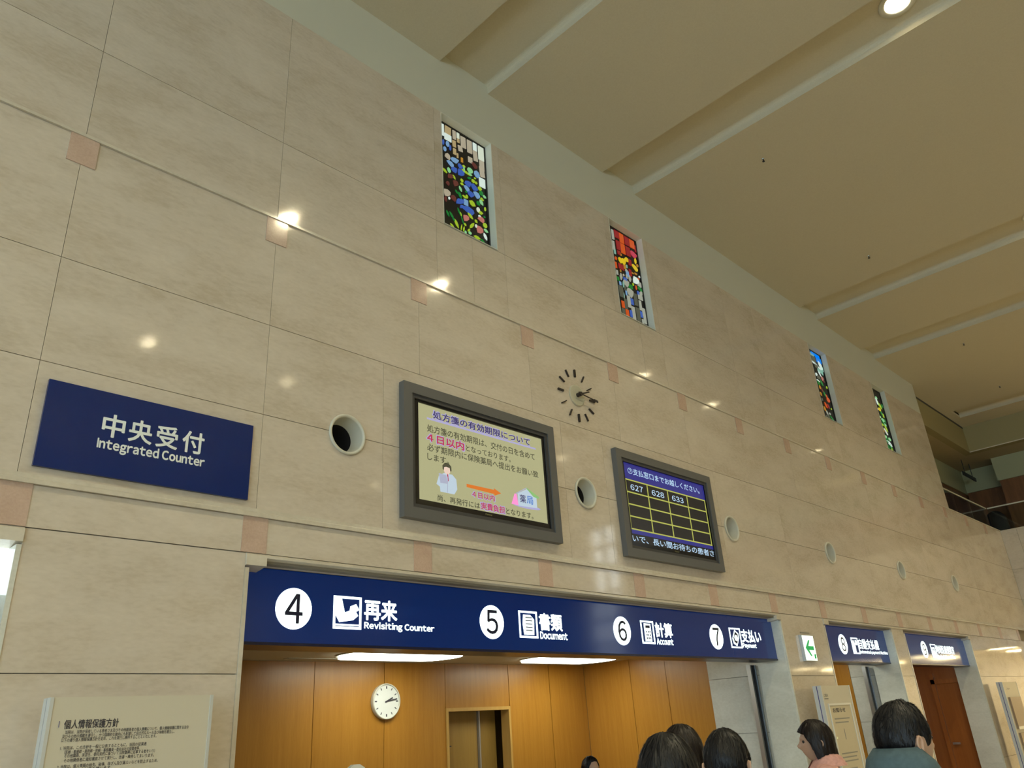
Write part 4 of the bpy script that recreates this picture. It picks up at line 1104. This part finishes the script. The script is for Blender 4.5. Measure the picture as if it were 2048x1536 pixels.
def head_r(d):
    """head surface point for a direction, face towards +y, centre between the ears"""
    x, y, z = d
    rx, ry, rz = 0.077, (0.098 if y > 0 else 0.102), (0.118 if z > 0 else 0.122)
    r = 1/math.sqrt((x/rx)**2+(y/ry)**2+(z/rz)**2)
    p = Vector((x*r, y*r, z*r))
    low = sst(0.0, -0.11, p.z)
    p.x *= 1-0.34*low
    if p.y < 0: p.y *= 1-0.38*low                    # nape runs in under the skull
    else: p.y *= 1+0.04*low
    g = lambda cx, cz, sx, sz: math.exp(-((p.x-cx)/sx)**2-((p.z-cz)/sz)**2) if p.y > 0 else 0
    p.y += 0.024*g(0, -0.028, 0.011, 0.020) + 0.010*g(0, -0.008, 0.009, 0.024)       # nose
    p.y -= 0.011*(g(-0.033, 0.004, 0.017, 0.012)+g(0.033, 0.004, 0.017, 0.012))      # eye sockets
    p.y += 0.005*g(0, 0.026, 0.05, 0.010)                                            # brow
    p.y += 0.007*g(0, -0.064, 0.022, 0.007) + 0.006*g(0, -0.077, 0.020, 0.007) - 0.003*g(0, -0.070, 0.024, 0.003)   # lips
    p.y += 0.008*g(0, -0.104, 0.022, 0.014)                                          # chin
    return p

def dirs(nu, nv):
    for j in range(nv+1):
        th = math.pi*j/nv
        for i in range(nu):
            ph = 2*math.pi*i/nu
            yield i, j, Vector((math.sin(th)*math.sin(ph), math.sin(th)*math.cos(ph), math.cos(th)))

def head_bm(nu=56, nv=44):
    bm = NB(); G = {}
    for i, j, d in dirs(nu, nv): G[i, j] = bm.verts.new(head_r(d))
    for j in range(nv):
        for i in range(nu):
            try: bm.faces.new((G[i, j], G[(i+1) % nu, j], G[(i+1) % nu, j+1], G[i, j+1]))
            except ValueError: pass
    bmesh.ops.remove_doubles(bm, verts=bm.verts, dist=1e-5)
    for s in (-1, 1):                                  # ears: a rim with a hollow
        ring = []
        for k in range(16):
            a = 2*math.pi*k/16
            w = 0.017*(1.15 if math.sin(a) > 0 else 0.8)
            ring.append((w*math.cos(a), 0.031*math.sin(a)))
        rows = []
        for sc, out in ((0.75, 0.060), (1.0, 0.076), (1.08, 0.088), (0.86, 0.092), (0.55, 0.083)):
            rows.append([bm.verts.new((s*(out+(0.006 if c < 0 else 0)), -0.012+c*sc-0.3*(out-0.06), -0.016+d_*sc)) for c, d_ in ring])
        for a, b in zip(rows, rows[1:]):
            for k in range(16): bm.faces.new((a[k], a[(k+1) % 16], b[(k+1) % 16], b[k]))
        bm.faces.new(rows[0]); bm.faces.new(rows[-1])
    return bm

HAIRLINE = {   # height of the hair's lower edge by angle from the face
    'short': [(0, .080), (.5, .074), (.80, .045), (1.05, -.005), (1.25, -.022), (1.42, .010), (1.85, .014), (2.05, -.020), (2.4, -.062), (3.15, -.074)],
    'bob': [(0, .052), (.70, .046), (1.0, .012), (1.22, -.05), (1.42, -.105), (1.8, -.122), (3.15, -.128)],
    'long': [(0, .055), (.55, .045), (.85, -.04), (1.15, -.15), (3.15, -.185)]}
def hair_bm(style, seed=0, nu=96, nv=48):
    """shell of hair over the skull, ending smoothly at the hairline of the style"""
    rnd = random.Random(seed)
    ph0 = [rnd.uniform(0, 6.28) for _ in range(6)]
    bm = NB(); G = {}; I = {}; keep = {}
    tab = HAIRLINE[style]
    def lim(x):
        for (x0, y0), (x1, y1) in zip(tab, tab[1:]):
            if x <= x1: return y0+(y1-y0)*sst(x0, x1, x)
        return tab[-1][1]
    n1 = nv if style == 'short' else int(nv*0.6)
    for i in range(nu):
        ph = 2*math.pi*i/nu; sx, sy = math.sin(ph), math.cos(ph)
        L_ = lim(abs(math.atan2(sx, sy)))
        lo, hi = 0.05, math.pi*0.95                   # angle at which the skull reaches the hairline
        if style != 'short' and L_ < 0: te = math.pi/2
        else:
            for _ in range(30):
                md = (lo+hi)/2
                if head_r(Vector((math.sin(md)*sx, math.sin(md)*sy, math.cos(md)))).z > L_: lo = md
                else: hi = md
            te = lo
        n = Vector((sx, sy, 0))
        q = head_r(n)
        for j in range(nv+1):
            ridge = 0.0022*math.sin(ph*23+ph0[0])+0.0014*math.sin(ph*41+j*1.3+ph0[1])+0.0022*math.sin(ph*5+j*.25+ph0[2])
            if j <= n1:
                th = te*j/n1
                d = Vector((math.sin(th)*sx, math.sin(th)*sy, math.cos(th)))
                p = head_r(d)
                t_ = (0.014 if style == 'short' else 0.020)*(0.35+0.65*sst(1.0, 0.55, j/n1 if style == 'short' else 0))
                nn = Vector((d.x, d.y, max(d.z, -0.1))).normalized()
                G[i, j] = p+nn*(t_+ridge*min(1, j/6)); I[i, j] = p*0.97
            else:
                k_ = (j-n1)/(nv-n1)
                z = min(L_, 0)*k_ if L_ < 0 else G[i, n1].z
                if L_ < 0:
                    fl = 1.0+0.05*k_*(1 if sy < 0.3 else 0.3)
                    G[i, j] = Vector((q.x*fl, q.y*fl, z))+n*(0.020-0.006*k_*k_+ridge); I[i, j] = Vector((q.x*0.9, q.y*0.9, z))
                else: G[i, j] = G[i, n1].copy(); I[i, j] = I[i, n1]
            keep[i, j] = True
    V = {k_: bm.verts.new(p) for k_, p in G.items()}
    for j in range(nv):
        for i in range(nu):
            bm.faces.new((V[i, j], V[(i+1) % nu, j], V[(i+1) % nu, j+1], V[i, j+1]))
    E_ = [bm.verts.new(I[i, nv]) for i in range(nu)]
    for i in range(nu): bm.faces.new((V[i, nv], V[(i+1) % nu, nv], E_[(i+1) % nu], E_[i]))
    bmesh.ops.remove_doubles(bm, verts=bm.verts, dist=1e-5)
    # loose locks lying over the shell
    def at(az, u, lift):
        fi = (az % (2*math.pi))/(2*math.pi)*nu; fj = max(0.0, min(nv-1.001, u*nv))
        i0, j0 = int(fi) % nu, int(fj); ti, tj = fi-int(fi), fj-int(fj)
        A, B_, C_, D_ = G[i0, j0], G[(i0+1) % nu, j0], G[i0, j0+1], G[(i0+1) % nu, j0+1]
        ok = keep[i0, j0] and keep[(i0+1) % nu, j0+1]
        p = (A*(1-ti)+B_*ti)*(1-tj)+(C_*(1-ti)+D_*ti)*tj
        return p+Vector((p.x, p.y, p.z*0.6)).normalized()*lift, ok
    for _ in range(900):
        az = rnd.uniform(0, 2*math.pi); u = rnd.uniform(0.02, 0.80); ln = rnd.uniform(0.10, 0.26)
        lift = rnd.uniform(0.0, 0.0045); dr = rnd.uniform(-0.25, 0.25); wd = rnd.uniform(0.0010, 0.0022)
        prev = None
        for k_ in range(7):
            q_ = k_/6.0
            if u+ln*q_ > 1.0: break
            p, ok = at(az+dr*q_, u+ln*q_, 0.0005+lift*(0.4+q_))
            sd = Vector((-p.y, p.x, 0)); sd = sd.normalized()*wd*(1-0.7*q_) if sd.length > 1e-6 else Vector((wd, 0, 0))
            cur = (bm.verts.new(p-sd), bm.verts.new(p+sd))
            if prev: bm.faces.new((prev[0], prev[1], cur[1], cur[0]))
            prev = cur
    return bm

def hand_parts(wrist, d, s):
    """palm and five fingers as skinned chains; d = hand direction, s = side"""
    d = Vector(d).normalized(); out = []
    side = Vector((0, 1, 0))                                   # thumb side faces forward
    nrm = d.cross(side).normalized()
    w = Vector(wrist)
    palm = [(w, (0.020, 0.026)), (w+d*0.045, (0.017, 0.038)), (w+d*0.088, (0.014, 0.038))]
    out.append(skin_mesh([(tuple(p), r) for p, r in palm], [(0, 1), (1, 2)]))
    for k, (off, ln) in enumerate(((0.030, 0.072), (0.011, 0.080), (-0.009, 0.074), (-0.028, 0.058))):
        b = w+d*0.082+side*off
        p1 = b+d*ln*0.42; c = (d-nrm*s*0.35).normalized(); p2 = p1+c*ln*0.33; c2 = (d-nrm*s*0.8).normalized(); p3 = p2+c2*ln*0.25
        out.append(skin_mesh([(tuple(p), (r, r)) for p, r in ((b, 0.0095), (p1, 0.009), (p2, 0.0085), (p3, 0.007))], [(0, 1), (1, 2), (2, 3)]))
    b = w+d*0.028+side*0.022; p1 = b+(d*0.5+side*0.85).normalized()*0.035; p2 = p1+(d*0.85+side*0.35).normalized()*0.030; p3 = p2+d*0.022
    out.append(skin_mesh([(tuple(p), (r, r)) for p, r in ((b, 0.013), (p1, 0.011), (p2, 0.010), (p3, 0.008))], [(0, 1), (1, 2), (2, 3)]))
    return out

M['skin'] = mat('skin_tone', (0.50, 0.31, 0.21), 0.5)
M['eye'] = mat('eye_dark', (0.02, 0.015, 0.012), 0.2)
def hair_mat(name, c0, c1):
    return noise_mat(name, c0, c1, scale=(60, 60, 5), nscale=4, detail=4, rough=0.45, spec=0.32)
M['hair_black'] = hair_mat('black_hair', (0.003, 0.003, 0.004), (0.010, 0.009, 0.010))
M['hair_brown'] = hair_mat('dark_brown_hair', (0.006, 0.0035, 0.003), (0.017, 0.010, 0.008))
M['shoe'] = mat('dark_shoe', (0.02, 0.018, 0.016), 0.4)
def cloth(name, c): return noise_mat(name, tuple(v*0.86 for v in c), tuple(min(1, v*1.1) for v in c), nscale=40, rough=0.85, spec=0.2)

BASE_ARM = lambda s: [((s*0.165, 0.0, 1.395), (0.058, 0.060)), ((s*0.225, -0.03, 1.13), (0.043, 0.045)), ((s*0.235, 0.05, 0.90), (0.028, 0.032))]
LEG = lambda s: [((s*0.085, 0.0, 0.88), (0.085, 0.092)), ((s*0.095, 0.015, 0.49), (0.056, 0.060)), ((s*0.10, -0.015, 0.10), (0.036, 0.042)), ((s*0.105, 0.11, 0.035), (0.036, 0.028))]
def person(label, xy, height, facing, style, hairmat, top, legs, group=None, seed=0, turn=0.0, tilt=0.0, wide=1.0, arms=None, name='person'):
    t = bpy.data.objects.new(name, None); COL.objects.link(t); t.empty_display_size = 0.1
    tag(t, label, 'person', group)
    spine = [((0, 0, 0.95), (0.145*wide, 0.105)), ((0, 0.005, 1.10), (0.130*wide, 0.098)), ((0, 0.005, 1.26), (0.150*wide, 0.108)), ((0, -0.01, 1.39), (0.120*wide, 0.085)),
             ((0, -0.018, 1.465), (0.055, 0.058)), ((0, 0.0, 1.535), (0.050, 0.056))]
    J = list(spine); B = [(i, i+1) for i in range(5)]
    arm = {s: (arms or BASE_ARM)(s) for s in (-1, 1)}
    for s in (-1, 1):
        k = len(J); J += arm[s]; B += [(3, k), (k, k+1), (k+1, k+2)]
        k = len(J); J += LEG(s); B += [(0, k), (k, k+1), (k+1, k+2), (k+2, k+3)]
    meshes = [skin_mesh(J, B, 2)]
    for s in (-1, 1):
        a = arm[s]; d = Vector(a[2][0])-Vector(a[1][0])
        meshes += hand_parts(a[2][0], d, s)
    HC = Vector((0, 0.022, 1.590))
    HM = Matrix.Translation(HC) @ Matrix.Rotation(turn, 4, 'Z') @ Matrix.Rotation(tilt, 4, 'X')
    hb = head_bm(); hb.transform(HM)
    hm = bpy.data.meshes.new('h'); hb.to_mesh(hm); hb.free(); meshes.append(hm)
    bm = NB()
    for me in meshes: bm.from_mesh(me); bpy.data.meshes.remove(me)
    me = bpy.data.meshes.new('body'); bm.to_mesh(me); bm.free()
    body = bpy.data.objects.new('body', me); COL.objects.link(body)
    md = body.modifiers.new('r', 'REMESH'); md.mode = 'VOXEL'; md.voxel_size = 0.0052; md.use_smooth_shade = True
    new = bpy.data.meshes.new_from_object(body.evaluated_get(bpy.context.evaluated_depsgraph_get()))
    bpy.data.objects.remove(body); bpy.data.meshes.remove(me)
    new.materials.clear(); new.materials.append(M['skin'])
    for p in new.polygons: p.use_smooth = True
    new.name = 'body'
    link(bpy.data.objects.new('body', new), t)
    # hair and eyes
    hb = hair_bm(style, seed); hb.transform(HM)
    obj('hair', hb, hairmat, t, True)
    for s in (-1, 1):
        eb = NB(); bmesh.ops.create_uvsphere(eb, u_segments=12, v_segments=8, radius=0.010)
        eb.transform(HM @ Matrix.Translation((s*0.033, 0.0795, 0.004)))
        obj('eye', eb, M['eye'], t, True)
    # clothing: jacket, trousers, shoes, collar
    def fat(js, k): return [(c, (r[0]+k, r[1]+k)) for c, r in js]
    J = [((0, 0, 0.84), (0.165*wide, 0.125))] + fat(spine[:4], 0.022) + [((0, -0.022, 1.452), (0.082, 0.080))]
    B = [(0, 1), (1, 2), (2, 3), (3, 4), (4, 5)]
    for s in (-1, 1):
        k = len(J); J += fat(arm[s], 0.016); B += [(4, k), (k, k+1), (k+1, k+2)]
    jm = skin_mesh(J, B, 2); jm.materials.clear(); jm.materials.append(top); jm.name = 'jacket'
    jk = link(bpy.data.objects.new('jacket', jm), t)
    J = [((0, 0, 0.97), (0.150*wide, 0.115))]; B = []
    for s in (-1, 1):
        k = len(J); J += fat(LEG(s)[:3], 0.018); B += [(0, k), (k, k+1), (k+1, k+2)]
    lm = skin_mesh(J, B, 2); lm.materials.clear(); lm.materials.append(legs); lm.name = 'trousers'
    link(bpy.data.objects.new('trousers', lm), t)
    for s in (-1, 1):
        bm = NB(); bmesh.ops.create_uvsphere(bm, u_segments=16, v_segments=10, radius=1.0)
        for v in bm.verts: v.co.z = max(v.co.z, -0.6)
        bm.transform(Matrix.Translation((s*0.103, 0.055, 0.036)) @ Matrix.Diagonal((0.048, 0.138, 0.06, 1)))
        obj('shoe', bm, M['shoe'], t, True)
    k = height/1.708
    t.scale = (k, k, k); t.location = (xy[0], xy[1], 0); t.rotation_euler = (0, 0, facing-math.pi/2)
    return t, jk, HM

def collar(t, top, r0, r1, z0, z1, flare=0.0, gap=0.5, cy=-0.012):
    """turned collar, open at the front"""
    bm = NB(); n = 40; rows = []
    for r, z in ((r0, z0), (r0+flare*0.4, z0+(z1-z0)*0.5), (r1, z1), (r1+0.006, z1+0.002), (r1+0.022+flare, z1-(z1-z0)*0.25), (r0+0.040+flare, z0+(z1-z0)*0.10)):
        rows.append([bm.verts.new((r*1.05*math.sin(a), cy+r*math.cos(a)+0.25*max(0, math.cos(a))*(z0-z), z-0.022*max(0, math.cos(a)))) for a in [gap+(2*math.pi-2*gap)*i/n for i in range(n+1)]])
    for a, b in zip(rows, rows[1:]):
        for i in range(n): bm.faces.new((a[i], a[i+1], b[i+1], b[i]))
    return obj('collar', bm, top, t, True)

C = {'teal': cloth('teal_jacket_cloth', (0.075, 0.115, 0.13)), 'pink': cloth('pink_jacket_cloth', (0.55, 0.30, 0.26)), 'navy': cloth('navy_coat_cloth', (0.018, 0.022, 0.035)),
     'grey': cloth('grey_cloth', (0.10, 0.10, 0.11)), 'black': cloth('black_cloth', (0.02, 0.02, 0.022)), 'white': cloth('white_uniform_cloth', (0.65, 0.66, 0.64)), 'brown': cloth('brown_cloth', (0.11, 0.075, 0.05))}
deg = math.radians
man, _, HM = person('person in a teal grey jacket turned away, nearest on the right', (2.96, -2.89), 1.607, deg(-27), 'short', M['hair_black'], C['teal'], C['grey'], seed=1, wide=1.05)
collar(man, C['teal'], 0.088, 0.080, 1.440, 1.568, 0.014, 0.35)
wom, _, HM = person('person in a pink jacket with a dark bob, facing left', (4.98, -1.655), 1.545, deg(119), 'bob', M['hair_brown'], C['pink'], C['navy'], seed=2, wide=0.88, tilt=0.0)
collar(wom, C['pink'], 0.084, 0.072, 1.435, 1.515, 0.012, 0.45)
# shoulder strap
bm = NB(); pts = []
for i in range(25):
    a = 2*math.pi*i/24
    pts.append(Vector((-0.02+0.17*math.cos(a)*0.98, 0.15*math.sin(a)*0.98, 1.16+0.285*math.cos(a))))
for p, q_ in zip(pts, pts[1:]):
    d_ = (q_-p).normalized(); s_ = d_.cross(Vector((1, 0, 0.4))).normalized()*0.012; n_ = s_.cross(d_).normalized()*0.004
    vs = [bm.verts.new(v) for v in (p+s_+n_, p-s_+n_, p-s_-n_, p+s_-n_, q_+s_+n_, q_-s_+n_, q_-s_-n_, q_+s_-n_)]
    for f_ in ((0, 1, 5, 4), (1, 2, 6, 5), (2, 3, 7, 6), (3, 0, 4, 7)): bm.faces.new([vs[i_] for i_ in f_])
obj('bag_strap', bm, M['dkrail'], wom)
bm = NB(); box(bm, -0.035, -0.015, -0.118, -0.112, 1.60, 1.612); obj('hair_clip', bm, M['hairclip'], wom)
person('person with full black hair seen from behind, nearest of the group', (2.04, -2.58), 1.556, deg(35), 'long', M['hair_black'], C['navy'], C['black'], seed=3, wide=0.92)
person('person with dark brown hair farther back in the group, face turned away', (3.03, -1.98), 1.572, deg(42), 'long', M['hair_brown'], C['brown'], C['navy'], seed=4, wide=0.92)
person('person with short thinning hair on the right of the group', (2.72, -2.36), 1.554, deg(20), 'short', M['hair_black'], C['black'], C['grey'], seed=5)
person('person standing inside the counter room, only dark hair showing', (5.72, 0.78), 1.365, deg(-100), 'short', M['hair_black'], C['white'], C['white'], seed=6, wide=0.9)
